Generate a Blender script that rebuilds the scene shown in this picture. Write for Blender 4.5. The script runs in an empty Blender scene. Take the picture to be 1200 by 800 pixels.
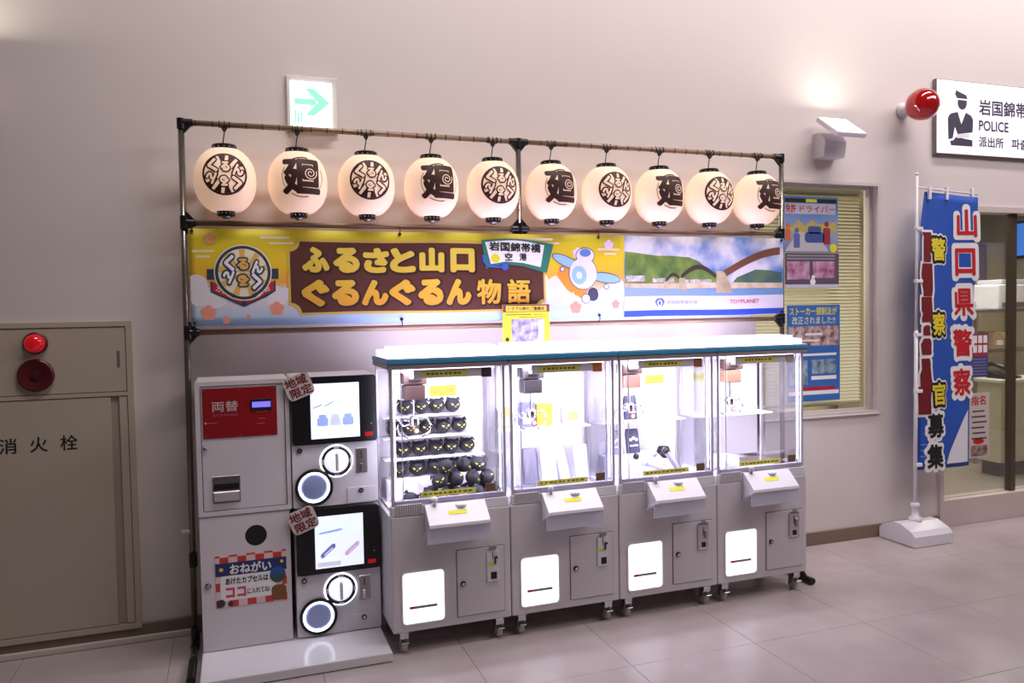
import bpy, bmesh, math, random
from mathutils import Vector, Matrix
random.seed(7)
S = bpy.context.scene
COL = S.collection
PI = math.pi

# ------------------------------------------------------------------ camera, world, lights, exposure
def make_camera():
    yaw, pitch, roll = (math.radians(a) for a in (19.40, 2.23, -1.01))
    f = Vector((math.sin(yaw)*math.cos(pitch), math.cos(yaw)*math.cos(pitch), -math.sin(pitch)))
    r = Vector((math.cos(yaw), -math.sin(yaw), 0)); u = r.cross(f)
    r2 = r*math.cos(roll) + u*math.sin(roll); u2 = u*math.cos(roll) - r*math.sin(roll)
    cd = bpy.data.cameras.new('camera'); cd.sensor_width = 36; cd.lens = 922/1200*36; cd.clip_start = .05
    o = bpy.data.objects.new('camera', cd); COL.objects.link(o)
    m = Matrix((r2, u2, -f)).transposed().to_4x4(); m.translation = Vector((0, -4.25, 1.6))
    o.matrix_world = m
    S.camera = o
make_camera()
w = bpy.data.worlds.new('hall'); S.world = w; w.use_nodes = True
w.node_tree.nodes['Background'].inputs[0].default_value = (.82, .70, .66, 1)
w.node_tree.nodes['Background'].inputs[1].default_value = .085
def area(name, loc, target, size, power, col=(1, 1, 1), sy=None, spread=None):
    d = bpy.data.lights.new(name, 'AREA'); d.energy = power; d.color = col; d.size = size
    if sy: d.shape = 'RECTANGLE'; d.size_y = sy
    if spread: d.spread = spread
    o = bpy.data.objects.new(name, d); COL.objects.link(o); o.location = loc
    o.rotation_euler = (Vector(target)-Vector(loc)).to_track_quat('-Z', 'Y').to_euler()
    return o
area('upper_wall_fill', (4.2, -1.5, 6.0), (4.0, 0, 3.6), 9.5, 84, (1, .92, .90), .2, 1.25)  # added fill out of view, washes the upper wall brighter
area('hall_ceiling_light', (5.6, -3.2, 5.0), (4.4, -.8, .6), 5.0, 128, (1, .90, .95), .8)
area('office_ceiling_light', (6.6, 1.4, 2.55), (6.6, 1.4, 0), 1.6, 75, (1, .95, .84), 1.0)
area('office_blind_light', (3.7, .95, 2.55), (3.7, .8, 0), .8, 26, (1, .95, .82), .5)
S.view_settings.view_transform = 'Standard'; S.view_settings.look = 'None'
S.view_settings.exposure = 0; S.view_settings.gamma = 1; S.view_settings.use_curve_mapping = False

# ------------------------------------------------------------------ helpers: materials
def lin(c):
    return tuple((v/12.92 if v <= .04045 else ((v+.055)/1.055)**2.4) for v in (x/255 for x in c))
MATS = {}
def mat(name, rgb, rough=.5, metal=0, noise=.06, scale=6, em=None, ems=0, bump=0, trans=0, coat=0):
    if name in MATS: return MATS[name]
    m = bpy.data.materials.new(name); m.use_nodes = True; nt = m.node_tree; b = nt.nodes['Principled BSDF']
    c = lin(rgb)
    b.inputs['Roughness'].default_value = rough; b.inputs['Metallic'].default_value = metal
    if coat: b.inputs['Coat Weight'].default_value = coat
    if trans: b.inputs['Transmission Weight'].default_value = trans
    if noise:
        tc = nt.nodes.new('ShaderNodeTexCoord'); n = nt.nodes.new('ShaderNodeTexNoise'); n.inputs['Scale'].default_value = scale
        n.inputs['Detail'].default_value = 4
        nt.links.new(tc.outputs['Object'], n.inputs['Vector'])
        cr = nt.nodes.new('ShaderNodeMix'); cr.data_type = 'RGBA'
        cr.inputs[6].default_value = tuple(v*(1-noise) for v in c)+(1,); cr.inputs[7].default_value = tuple(min(1, v*(1+noise)) for v in c)+(1,)
        nt.links.new(n.outputs['Fac'], cr.inputs[0]); nt.links.new(cr.outputs[2], b.inputs['Base Color'])
        if bump:
            bp = nt.nodes.new('ShaderNodeBump'); bp.inputs['Strength'].default_value = bump; bp.inputs['Distance'].default_value = .01
            nt.links.new(n.outputs['Fac'], bp.inputs['Height']); nt.links.new(bp.outputs['Normal'], b.inputs['Normal'])
    else: b.inputs['Base Color'].default_value = c+(1,)
    if em:
        b.inputs['Emission Color'].default_value = lin(em)+(1,); b.inputs['Emission Strength'].default_value = ems
    MATS[name] = m; return m
def glass(name, tint=(1, 1, 1), refl=.10, rough=.02):
    if name in MATS: return MATS[name]
    m = bpy.data.materials.new(name); m.use_nodes = True; nt = m.node_tree; nt.nodes.clear()
    o = nt.nodes.new('ShaderNodeOutputMaterial'); mx = nt.nodes.new('ShaderNodeMixShader')
    t = nt.nodes.new('ShaderNodeBsdfTransparent'); g = nt.nodes.new('ShaderNodeBsdfGlossy'); lw = nt.nodes.new('ShaderNodeLayerWeight')
    mr = nt.nodes.new('ShaderNodeMapRange'); mr.inputs[3].default_value = refl*.4; mr.inputs[4].default_value = min(1, refl*6)
    lw.inputs[0].default_value = .25
    t.inputs[0].default_value = tint+(1,); g.inputs['Roughness'].default_value = rough
    nt.links.new(lw.outputs['Fresnel'], mr.inputs[0]); nt.links.new(mr.outputs[0], mx.inputs[0])
    nt.links.new(t.outputs[0], mx.inputs[1]); nt.links.new(g.outputs[0], mx.inputs[2]); nt.links.new(mx.outputs[0], o.inputs[0])
    MATS[name] = m; return m
def haze(name, rgb, alpha, rough=.3):
    """milky clear plastic: part see-through, part diffuse white"""
    if name in MATS: return MATS[name]
    m = bpy.data.materials.new(name); m.use_nodes = True; nt = m.node_tree; b = nt.nodes['Principled BSDF']
    b.inputs['Base Color'].default_value = lin(rgb)+(1,); b.inputs['Alpha'].default_value = alpha; b.inputs['Roughness'].default_value = rough
    MATS[name] = m; return m
def ramp_mat(name, stops, axis='Z', lo=0, hi=1, rough=.55, noise=0, nscale=3, em=0):
    """printed colour bands along one object axis (the print on a sheet)"""
    m = bpy.data.materials.new(name); m.use_nodes = True; nt = m.node_tree; b = nt.nodes['Principled BSDF']; b.inputs['Roughness'].default_value = rough
    tc = nt.nodes.new('ShaderNodeTexCoord'); sx = nt.nodes.new('ShaderNodeSeparateXYZ'); mr = nt.nodes.new('ShaderNodeMapRange')
    mr.inputs[1].default_value = lo; mr.inputs[2].default_value = hi
    nt.links.new(tc.outputs['Object'], sx.inputs[0]); nt.links.new(sx.outputs[axis], mr.inputs[0])
    cr = nt.nodes.new('ShaderNodeValToRGB'); e = cr.color_ramp.elements
    while len(e) < len(stops): e.new(.5)
    for el, (p, c) in zip(e, stops): el.position = p; el.color = lin(c)+(1,)
    if noise:
        n = nt.nodes.new('ShaderNodeTexNoise'); n.inputs['Scale'].default_value = nscale; n.inputs['Detail'].default_value = 5
        nt.links.new(tc.outputs['Object'], n.inputs['Vector'])
        ma = nt.nodes.new('ShaderNodeMath'); ma.operation = 'MULTIPLY_ADD'; ma.inputs[1].default_value = noise
        nt.links.new(n.outputs['Fac'], ma.inputs[0]); nt.links.new(mr.outputs[0], ma.inputs[2]); nt.links.new(ma.outputs[0], cr.inputs[0])
    else: nt.links.new(mr.outputs[0], cr.inputs[0])
    nt.links.new(cr.outputs[0], b.inputs['Base Color'])
    if em: nt.links.new(cr.outputs[0], b.inputs['Emission Color']); b.inputs['Emission Strength'].default_value = em
    return m
def checker_mat(name, a, b_, size):
    m = bpy.data.materials.new(name); m.use_nodes = True; nt = m.node_tree; b = nt.nodes['Principled BSDF']; b.inputs['Roughness'].default_value = .5
    tc = nt.nodes.new('ShaderNodeTexCoord'); c = nt.nodes.new('ShaderNodeTexChecker'); c.inputs['Scale'].default_value = 1/size
    c.inputs[1].default_value = lin(a)+(1,); c.inputs[2].default_value = lin(b_)+(1,)
    mp = nt.nodes.new('ShaderNodeMapping'); mp.inputs['Location'].default_value = (0, .0137, 0)
    nt.links.new(tc.outputs['Object'], mp.inputs[0]); nt.links.new(mp.outputs[0], c.inputs[0]); nt.links.new(c.outputs[0], b.inputs['Base Color']); return m
def noise_mat(name, a, b_, scale, rough=.6, lo=.35, hi=.65):
    m = bpy.data.materials.new(name); m.use_nodes = True; nt = m.node_tree; b = nt.nodes['Principled BSDF']; b.inputs['Roughness'].default_value = rough
    tc = nt.nodes.new('ShaderNodeTexCoord'); n = nt.nodes.new('ShaderNodeTexNoise'); n.inputs['Scale'].default_value = scale; n.inputs['Detail'].default_value = 5
    cr = nt.nodes.new('ShaderNodeValToRGB'); cr.color_ramp.elements[0].position = lo; cr.color_ramp.elements[1].position = hi
    cr.color_ramp.elements[0].color = lin(a)+(1,); cr.color_ramp.elements[1].color = lin(b_)+(1,)
    nt.links.new(tc.outputs['Object'], n.inputs[0]); nt.links.new(n.outputs[0], cr.inputs[0]); nt.links.new(cr.outputs[0], b.inputs['Base Color']); return m

# ------------------------------------------------------------------ helpers: geometry
class MB:
    def __init__(s): s.bm = bmesh.new()
    def box(s, x0, x1, y0, y1, z0, z1, bev=0, seg=2, rot=None, piv=None):
        r = bmesh.ops.create_cube(s.bm, size=1, matrix=Matrix.Translation(((x0+x1)/2, (y0+y1)/2, (z0+z1)/2)) @ Matrix.Diagonal((abs(x1-x0), abs(y1-y0), abs(z1-z0), 1)))
        vs = r['verts']
        if bev:
            es = list({e for v in vs for e in v.link_edges})
            rb = bmesh.ops.bevel(s.bm, geom=es, offset=bev, segments=seg, affect='EDGES', profile=.5)
            vs = list({v for f in rb['faces'] for v in f.verts} | {v for v in vs if v.is_valid})
        if rot is not None:
            bmesh.ops.rotate(s.bm, verts=vs, cent=piv or ((x0+x1)/2, (y0+y1)/2, (z0+z1)/2), matrix=rot)
        return s
    def cyl(s, p0, p1, r0, r1=None, seg=16, caps=True):
        p0, p1 = Vector(p0), Vector(p1); d = p1-p0; r1 = r0 if r1 is None else r1
        q = Vector((0, 0, 1)).rotation_difference(d.normalized()).to_matrix().to_4x4()
        bmesh.ops.create_cone(s.bm, cap_ends=caps, segments=seg, radius1=r0, radius2=r1, depth=d.length, matrix=Matrix.Translation((p0+p1)/2) @ q)
        return s
    def ball(s, c, r, sc=(1, 1, 1), u=16, v=10):
        bmesh.ops.create_uvsphere(s.bm, u_segments=u, v_segments=v, radius=r, matrix=Matrix.Translation(c) @ Matrix.Diagonal(tuple(sc)+(1,)))
        return s
    def lathe(s, prof, c=(0, 0, 0), seg=32, axis='Z'):
        rings = []
        for (r, h) in prof:
            ring = []
            for k in range(seg):
                a = 2*PI*k/seg; x, y = r*math.cos(a), r*math.sin(a)
                p = (x, y, h) if axis == 'Z' else (x, -h, y)
                ring.append(s.bm.verts.new((p[0]+c[0], p[1]+c[1], p[2]+c[2])))
            rings.append(ring)
        for a, b in zip(rings, rings[1:]):
            for k in range(seg): s.bm.faces.new((a[k], a[(k+1) % seg], b[(k+1) % seg], b[k]))
        if prof[0][0] > 1e-5: s.bm.faces.new(rings[0][::-1])
        if prof[-1][0] > 1e-5: s.bm.faces.new(rings[-1])
        return s
    def prism(s, poly, y0, y1):          # polygon in xz, extruded along y (y0 front)
        a = [s.bm.verts.new((x, y0, z)) for x, z in poly]; b = [s.bm.verts.new((x, y1, z)) for x, z in poly]
        s.bm.faces.new(a); s.bm.faces.new(b[::-1]); n = len(poly)
        for k in range(n): s.bm.faces.new((a[k], b[k], b[(k+1) % n], a[(k+1) % n]))
        return s
    def prism_x(s, poly, x0, x1):        # polygon in yz, extruded along x
        a = [s.bm.verts.new((x0, y, z)) for y, z in poly]; b = [s.bm.verts.new((x1, y, z)) for y, z in poly]
        s.bm.faces.new(a); s.bm.faces.new(b[::-1]); n = len(poly)
        for k in range(n): s.bm.faces.new((a[k], b[k], b[(k+1) % n], a[(k+1) % n]))
        return s
    def ring(s, outer, inner, y0, y1):   # frame between two equal-length xz loops
        n = len(outer); L = [[s.bm.verts.new((x, y, z)) for x, z in p] for p, y in ((outer, y0), (inner, y0), (inner, y1), (outer, y1))]
        for i in range(4):
            a, b = L[i], L[(i+1) % 4]
            for k in range(n): s.bm.faces.new((a[k], a[(k+1) % n], b[(k+1) % n], b[k]))
        return s
    def tube(s, pts, r, seg=8):
        pts = [Vector(p) for p in pts]; prev = None
        for i, p in enumerate(pts):
            d = (pts[min(i+1, len(pts)-1)]-pts[max(i-1, 0)]).normalized()
            up = Vector((0, 0, 1)) if abs(d.z) < .9 else Vector((1, 0, 0))
            a = d.cross(up).normalized(); b = d.cross(a)
            ring = [s.bm.verts.new(p+r*(a*math.cos(2*PI*k/seg)+b*math.sin(2*PI*k/seg))) for k in range(seg)]
            if prev:
                for k in range(seg): s.bm.faces.new((prev[k], prev[(k+1) % seg], ring[(k+1) % seg], ring[k]))
            else: s.bm.faces.new(ring)
            prev = ring
        s.bm.faces.new(prev[::-1]); return s
    def polys(s, ps, y=0):               # flat print, facing -y
        for p in ps: s.bm.faces.new([s.bm.verts.new((q[0], y-(q[2] if len(q) > 2 else 0), q[1])) for q in p])
        return s
    def build(s, name, m, parent=None, smooth=False, shift=True, mp=None, fine=0):
        bm = s.bm
        if fine:
            bmesh.ops.triangulate(bm, faces=bm.faces[:])
            for _ in range(5):
                es = [e for e in bm.edges if e.calc_length() > fine]
                if not es: break
                bmesh.ops.subdivide_edges(bm, edges=es, cuts=1)
                bmesh.ops.triangulate(bm, faces=[f for f in bm.faces if len(f.verts) > 3])
        if mp:
            for v in bm.verts: v.co = mp(v.co)
        else: bmesh.ops.recalc_face_normals(bm, faces=bm.faces[:])
        if parent is not None and shift:
            r = parent
            while r.parent: r = r.parent
            bmesh.ops.translate(bm, verts=bm.verts[:], vec=-r.location)
        me = bpy.data.meshes.new(name); bm.to_mesh(me); bm.free(); me.materials.append(m)
        if smooth: me.shade_smooth()
        o = bpy.data.objects.new(name, me); COL.objects.link(o)
        if parent is not None: o.parent = parent
        return o
def flatprint(name, ps, m, parent, y, fine=0, mp=None):
    return MB().polys(ps, y).build(name, m, parent, fine=fine, mp=mp or (lambda c: c))
def rect(x0, x1, z0, z1): return [(x0, z0), (x1, z0), (x1, z1), (x0, z1)]
def rrect(x0, x1, z0, z1, r, n=5):
    out = []
    for cx, cz, a0 in ((x1-r, z0+r, -PI/2), (x1-r, z1-r, 0), (x0+r, z1-r, PI/2), (x0+r, z0+r, PI)):
        for k in range(n+1):
            a = a0+PI/2*k/n; out.append((cx+r*math.cos(a), cz+r*math.sin(a)))
    return out
def circ(cx, cz, r, n=28, rz=None): return [(cx+r*math.cos(2*PI*k/n), cz+(rz or r)*math.sin(2*PI*k/n)) for k in range(n)]
def ringpolys(cx, cz, r0, r1, n=36, a0=0, a1=2*PI):
    ps = []
    for k in range(n):
        a, b = a0+(a1-a0)*k/n, a0+(a1-a0)*(k+1)/n
        ps.append([(cx+r0*math.cos(a), cz+r0*math.sin(a)), (cx+r1*math.cos(a), cz+r1*math.sin(a)), (cx+r1*math.cos(b), cz+r1*math.sin(b)), (cx+r0*math.cos(b), cz+r0*math.sin(b))])
    return ps
def textpolys(body, x0, x1, z0, z1, bold=0, rot=0, res=3, skew=0):
    """the glyph faces of a word fitted into a box in xz; heavy weights are the thin glyph struck several times around a ring"""
    c = bpy.data.curves.new('lettering', 'FONT'); c.body = body; c.resolution_u = res
    o = bpy.data.objects.new('lettering', c); COL.objects.link(o)
    me = bpy.data.meshes.new_from_object(o.evaluated_get(bpy.context.evaluated_depsgraph_get()))
    vs = [v.co.copy() for v in me.vertices]
    ps = [[vs[i] for i in p.vertices] for p in me.polygons]
    bpy.data.objects.remove(o); bpy.data.curves.remove(c); bpy.data.meshes.remove(me)
    if not vs: return []
    R = bold; sh = [(0, 0)]
    if R > 0:
        n8 = 14 if R > .05 else 8
        sh = [(R*math.cos(2*PI*k/n8+.39), R*math.sin(2*PI*k/n8+.39)) for k in range(n8)]
        if R > .03: sh += [(R*.5*math.cos(2*PI*k/6), R*.5*math.sin(2*PI*k/6)) for k in range(6)]
    ax, bx = min(v.x for v in vs)-R, max(v.x for v in vs)+R; ay, by = min(v.y for v in vs)-R, max(v.y for v in vs)+R
    cx, cz = (x0+x1)/2, (z0+z1)/2; out = []
    for n_, (dx_, dy_) in enumerate(sh):
        for p in ps:
            q = []
            for v in p:
                x = x0+(v.x+dx_-ax)/(bx-ax)*(x1-x0); z = z0+(v.y+dy_-ay)/(by-ay)*(z1-z0); x += skew*(z-cz)
                dx, dz = x-cx, z-cz
                q.append((cx+dx*math.cos(rot)-dz*math.sin(rot), cz+dx*math.sin(rot)+dz*math.cos(rot), n_*2.5e-5))
            out.append(q)
    return out
def letters(name, body, x0, x1, z0, z1, m, parent, y, bold=0, mp=None, fine=0, rot=0, skew=0):
    ps = textpolys(body, x0, x1, z0, z1, bold, rot, 3, skew)
    bm = MB(); bm.polys(ps, y)
    return bm.build(name, m, parent, mp=mp or (lambda c: c), fine=fine)
def tag(o, label, cat, group=None):
    o['label'] = label; o['category'] = cat
    if group: o['group'] = group
    return o
def thing(name, label, cat, loc=(0, 0, 0), group=None):
    o = bpy.data.objects.new(name, None); o.empty_display_size = .05; COL.objects.link(o); o.location = loc
    return tag(o, label, cat, group)
def struct(o): o['kind'] = 'structure'; return o
def stuff(o): o['kind'] = 'stuff'; return o
def copy_tree(o, parent=None):
    c = o.copy(); COL.objects.link(c); c.parent = parent
    for ch in o.children: copy_tree(ch, c)
    return c
def rotm(deg, ax): return Matrix.Rotation(math.radians(deg), 3, ax)

# ------------------------------------------------------------------ materials
WALL = mat('wall_paint', (216, 206, 202), .75, noise=.025, scale=2.5, bump=.02)
WHITE = mat('white_powder_coat', (214, 208, 212), .38, noise=.02)
WHITE2 = mat('white_gloss_plastic', (226, 222, 228), .22, noise=.015)
CREAMM = mat('cabinet_enamel', (186, 174, 158), .45, noise=.02)
BLACK = mat('black_plastic', (22, 20, 24), .3, noise=.1)
BLACKM = mat('black_matt', (16, 14, 16), .6, noise=.1)
GAP = mat('dark_gap', (58, 48, 48), .8, noise=.1)
CHROME = mat('chrome', (210, 208, 214), .16, 1, noise=.03)
STEEL = mat('brushed_steel', (168, 162, 164), .3, 1, noise=.08, scale=40)
PIPE = mat('coated_pipe', (128, 120, 112), .22, .75, noise=.08)
BROWNPIPE = mat('bamboo_brown_pipe', (150, 124, 102), .3, .2, noise=.15, scale=14)
GLASS = glass('clear_glass', (.97, .98, .98), .10)
ACRYL = glass('clear_acrylic', (.985, .985, 1), .07)
INK = mat('dark_brown_ink', (54, 28, 20), .6, noise=.1)
PRINTW = mat('print_white', (238, 236, 236), .6, noise=.01)
PRINTK = mat('print_black', (26, 22, 24), .6, noise=.05)
YEL = mat('print_yellow', (226, 220, 40), .6, noise=.04)
RED = mat('print_red', (190, 22, 30), .55, noise=.06)
LEDW = mat('led_diffuser', (240, 240, 246), .4, noise=0, em=(236, 236, 255), ems=2.2)

# ------------------------------------------------------------------ the setting
# wall along y = 0 (room is y < 0), openings for the window and the door
WX0, WX1, WZ0, WZ1 = 3.13, 4.165, .85, 2.42
DX0, DX1, DZ1 = 4.70, 6.30, 2.29
b = MB(); T = .14
b.box(-3.2, WX0, 0, T, 0, 4.9); b.box(WX0, WX1, 0, T, 0, WZ0); b.box(WX0, WX1, 0, T, WZ1, 4.9)
b.box(WX1, DX0, 0, T, 0, 4.9); b.box(DX0, DX1, 0, T, DZ1, 4.9); b.box(DX1, 9, 0, T, 0, 4.9)
bmesh.ops.remove_doubles(b.bm, verts=b.bm.verts[:], dist=1e-5)
wall = struct(b.build('wall_back', WALL))
# floor: a dark bed with one tile after another on it
FLOORBED = mat('tile_joint', (150, 138, 137), .8, noise=.1)
def floor_mat():
    m = bpy.data.materials.new('floor_tile'); m.use_nodes = True; nt = m.node_tree; bs = nt.nodes['Principled BSDF']
    tc = nt.nodes.new('ShaderNodeTexCoord'); oi = nt.nodes.new('ShaderNodeObjectInfo'); n = nt.nodes.new('ShaderNodeTexNoise'); n.inputs['Scale'].default_value = 3; n.inputs['Detail'].default_value = 8
    ad = nt.nodes.new('ShaderNodeVectorMath'); ad.operation = 'ADD'
    nt.links.new(tc.outputs['Object'], ad.inputs[0]); nt.links.new(oi.outputs['Location'], ad.inputs[1]); nt.links.new(ad.outputs[0], n.inputs[0])
    cr = nt.nodes.new('ShaderNodeValToRGB'); cr.color_ramp.elements[0].position = .3; cr.color_ramp.elements[1].position = .75
    cr.color_ramp.elements[0].color = lin((176, 163, 162))+(1,); cr.color_ramp.elements[1].color = lin((190, 178, 177))+(1,)
    nt.links.new(n.outputs[0], cr.inputs[0]); nt.links.new(cr.outputs[0], bs.inputs['Base Color'])
    mr = nt.nodes.new('ShaderNodeMapRange'); mr.inputs[3].default_value = .20; mr.inputs[4].default_value = .30
    nt.links.new(n.outputs[0], mr.inputs[0]); nt.links.new(mr.outputs[0], bs.inputs['Roughness'])
    bp = nt.nodes.new('ShaderNodeBump'); bp.inputs['Strength'].default_value = .03; nt.links.new(n.outputs[0], bp.inputs['Height']); nt.links.new(bp.outputs[0], bs.inputs['Normal'])
    return m
FT = floor_mat()
fl = struct(MB().box(-3.2, 9, -7, 0, -.12, -.006).build('floor', FLOORBED))
TX, TY = .655, .636
for i in range(-4, 12):
    for j in range(-1, 6):
        x0 = .982+TX*i; y1 = -.512-TY*j
        y0 = y1-TY
        if j == -1: y1 = -.001
        key = 'near' if j == -1 else 'full'
        if key not in MATS:
            bb = MB().box(.0010, TX-.0010, .0010, (y1-y0)-.0010, -.012, 0, .0006, 1)
            o = bb.build('floor_tile', FT, fl, shift=False); MATS[key] = o
        else:
            o = MATS[key].copy(); COL.objects.link(o); o.parent = fl
        o.location = (x0, y0, 0)
# skirting
BASEB = mat('skirting_brown', (124, 104, 88), .55, noise=.08)
struct(MB().box(-3.2, DX0-.005, -.014, 0, 0, .088, .003, 1).build('baseboard_back', BASEB))
struct(MB().box(-3.2, -.24, -.034, -.0145, 0, .032, .006, 2).build('trim_1', mat('cable_cover', (206, 198, 190), .4)))

# ---- window with aluminium frame and glass
ALU = mat('aluminium_frame', (208, 198, 194), .42, 0, noise=.03)
win = struct(MB().ring(rect(WX0-.002, WX1+.002, WZ0-.002, WZ1+.002), rect(WX0+.02, WX1-.02, WZ0+.028, WZ1-.02), -.014, .004).build('window_1', ALU))
MB().ring(rect(WX0+.001, WX1-.001, WZ0+.001, WZ1-.001), rect(WX0+.034, WX1-.034, WZ0+.04, WZ1-.034), .055, .085).build('window_frame', ALU, win)
MB().box(WX0+.03, WX1-.03, .068, .073, WZ0+.036, WZ1-.03).build('window_pane', GLASS, win)
MB().box(WX0+.001, WX1-.001, -.02, .055, WZ0+.0005, WZ0+.012, .003, 1).build('window_sill', ALU, win)
# blind behind the glass: slats only a few pixels each
bl = thing('venetian_blind', 'cream venetian blind hanging behind the office window glass', 'blind', ((WX0+WX1)/2, .13, 2.38))
bb = MB()
k = 0
z = 2.352
while z > .93:
    bb.box(WX0+.05, WX1-.05, .111, .139, z-.0009, z+.0009, rot=rotm(38, 'X')); z -= .0235
stuff(bb.build('blind_slats', mat('blind_slat', (238, 232, 204), .45, noise=.03), bl))
MB().box(WX0+.045, WX1-.045, .108, .142, 2.362, 2.392, .003, 1).build('head_rail', mat('blind_slat_rail', (206, 200, 170), .45), bl)
MB().box(WX0+.05, WX1-.05, .116, .134, .91, .926, .003, 1).build('bottom_rail', MATS['blind_slat_rail'], bl)

# ---- glazed door with aluminium stiles, right of the wall pier
FR = mat('door_frame', (204, 188, 184), .45, 0, noise=.03)
FRD = mat('door_stile_bronze', (92, 78, 68), .4, .4, noise=.06)
dr = struct(MB().ring(rect(DX0, DX1, .002, DZ1), rect(DX0+.035, DX1-.035, .19, DZ1-.04), -.02, .10).build('door_1', FR))
MB().box(DX0+.04, 5.44, .03, .04, .19, DZ1-.04).build('glass_pane', GLASS, dr)
MB().box(5.43, 5.478, .015, .07, .19, DZ1-.04, .003, 1).build('stile', FRD, dr)
MB().box(5.48, DX1-.04, .045, .055, .19, DZ1-.04).build('glass_pane', GLASS, dr)
MB().box(DX0+.0352, DX0+.05, .02, .05, .19, DZ1-.04, .002, 1).build('gasket', FRD, dr)

# ---- office behind the glass
OW = mat('office_wall', (206, 196, 170), .8, noise=.03)
struct(MB().box(3.0, 9.0, .14, 3.4, -.12, -.001).build('floor', mat('office_floor', (150, 140, 126), .5, noise=.05)))
struct(MB().box(3.0, 9.0, 3.3, 3.4, 0, 2.7).build('wall_office_back', OW))
struct(MB().box(8.9, 9.0, .14, 3.3, 0, 2.7).build('wall_office_right', OW))
struct(MB().box(2.95, 3.05, .14, 3.3, 0, 2.7).build('wall_office_left', OW))
struct(MB().box(3.0, 9.0, .14, 3.4, 2.7, 2.8).build('ceiling', OW))
# office furniture seen through the door
c = thing('service_counter', 'cream office counter with dark plinth behind the glass door', 'counter', (6.9, 1.2, 0))
OFC = mat('office_laminate', (216, 208, 186), .5, noise=.03)
MB().box(6.56, 8.0, 1.0, 1.25, .13, .86, .004, 1).build('body', OFC, c)
MB().box(6.59, 7.97, 1.03, 1.22, 0, .13).build('plinth', BLACKM, c)
MB().box(6.54, 8.02, .97, 1.27, .86, .895, .006, 1).build('counter_top', mat('counter_top', (232, 226, 210), .35), c)
for k in range(3): MB().box(6.58+k*.475, 7.03+k*.475, .988, .9995, .16, .83, .003, 1).build('front_panel', OFC, c)
p = thing('desk_telephone', 'black desk telephone on the office counter', 'telephone', (6.74, 1.12, .895))
MB().prism_x([(1.02, .896), (1.22, .896), (1.22, .96), (1.02, .915)], 6.64, 6.84).build('phone_body', BLACK, p)
MB().tube([(6.66, 1.02, .97), (6.66, 1.06, 1.0), (6.66, 1.16, 1.03), (6.66, 1.21, 1.02)], .022).build('handset', BLACK, p, True)
for k in range(3):
    for j in range(3): MB().box(6.72+k*.035, 6.745+k*.035, 1.05+j*.045, 1.08+j*.045, .925+j*.01, .938+j*.01, .003, 1).build('key', STEEL, p)
s = thing('open_shelf', 'grey metal shelf unit in the office behind the counter', 'shelf', (7.3, 1.7, 0))
for z in (.6, 1.1, 1.5): MB().box(6.9, 7.85, 1.55, 1.95, z, z+.025, .003, 1).build('shelf_board', STEEL, s)
for x in (6.9, 7.82):
    for y in (1.55, 1.92): MB().box(x, x+.03, y, y+.03, 0, 1.52).build('post', STEEL, s)
bx = thing('cardboard_box', 'cardboard box on the office shelf, flaps taped shut', 'box', (7.33, 1.72, 1.126))
MB().box(7.17, 7.46, 1.58, 1.88, 1.126, 1.30, .004, 1).build('box_body', mat('cardboard', (176, 148, 112), .8, noise=.08), bx)
MB().box(7.29, 7.34, 1.578, 1.882, 1.25, 1.3015).build('tape', mat('packing_tape', (206, 190, 150), .3), bx)
MB().box(7.22, 7.30, 1.576, 1.58, 1.17, 1.22).build('paper_label', PRINTW, bx)
pr_ = thing('office_printer', 'white office printer on the top shelf behind the door glass', 'printer', (7.5, 1.75, 1.525))
MB().box(7.22, 7.80, 1.57, 1.93, 1.526, 1.78, .02, 3).build('printer_body', WHITE2, pr_)
MB().box(7.27, 7.75, 1.55, 1.572, 1.55, 1.60, .003, 1).build('paper_tray', STEEL, pr_)
MB().box(7.30, 7.72, 1.60, 1.88, 1.78, 1.83, .012, 2).build('scanner_lid', mat('printer_grey', (190, 192, 198), .4), pr_)
lk = thing('steel_locker', 'tall beige steel locker at the back of the office', 'locker', (7.6, 2.9, 0))
MB().box(6.6, 8.6, 2.6, 3.1, 0, 2.3, .004, 1).build('locker_body', mat('locker_beige', (190, 176, 146), .5, noise=.03), lk)
for k in range(5):
    d = MB().box(6.62+k*.396, 7.005+k*.396, 2.588, 2.5995, .08, 2.27, .004, 1).build('locker_door', MATS['locker_beige'], lk)
    MB().box(6.66+k*.396, 6.68+k*.396, 2.572, 2.588, 1.1, 1.25, .003, 1).build('handle', CHROME, d)
nb = thing('notice_board', 'purple grey notice board hung in front of the office locker', 'board', (7.95, 2.57, 1.85))
MB().box(7.7, 8.25, 2.56, 2.5878, 1.85, 2.28, .004, 1).build('board_panel', mat('board_felt', (128, 112, 150), .9, noise=.1), nb)
MB().ring(rect(7.69, 8.26, 1.84, 2.29), rect(7.71, 8.24, 1.86, 2.27), 2.552, 2.5878).build('board_frame', STEEL, nb)
tv = thing('wall_monitor', 'bright blue wall monitor high up in the office', 'monitor', (8.85, 2.3, 2.3))
MB().box(8.84, 8.895, 1.95, 2.75, 2.12, 2.56, .006, 1).build('monitor_case', BLACK, tv)
MB().box(8.835, 8.8405, 1.98, 2.72, 2.15, 2.53).build('screen', mat('blue_screen', (60, 120, 220), .3, noise=0, em=(70, 140, 240), ems=1.2), tv)

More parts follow.
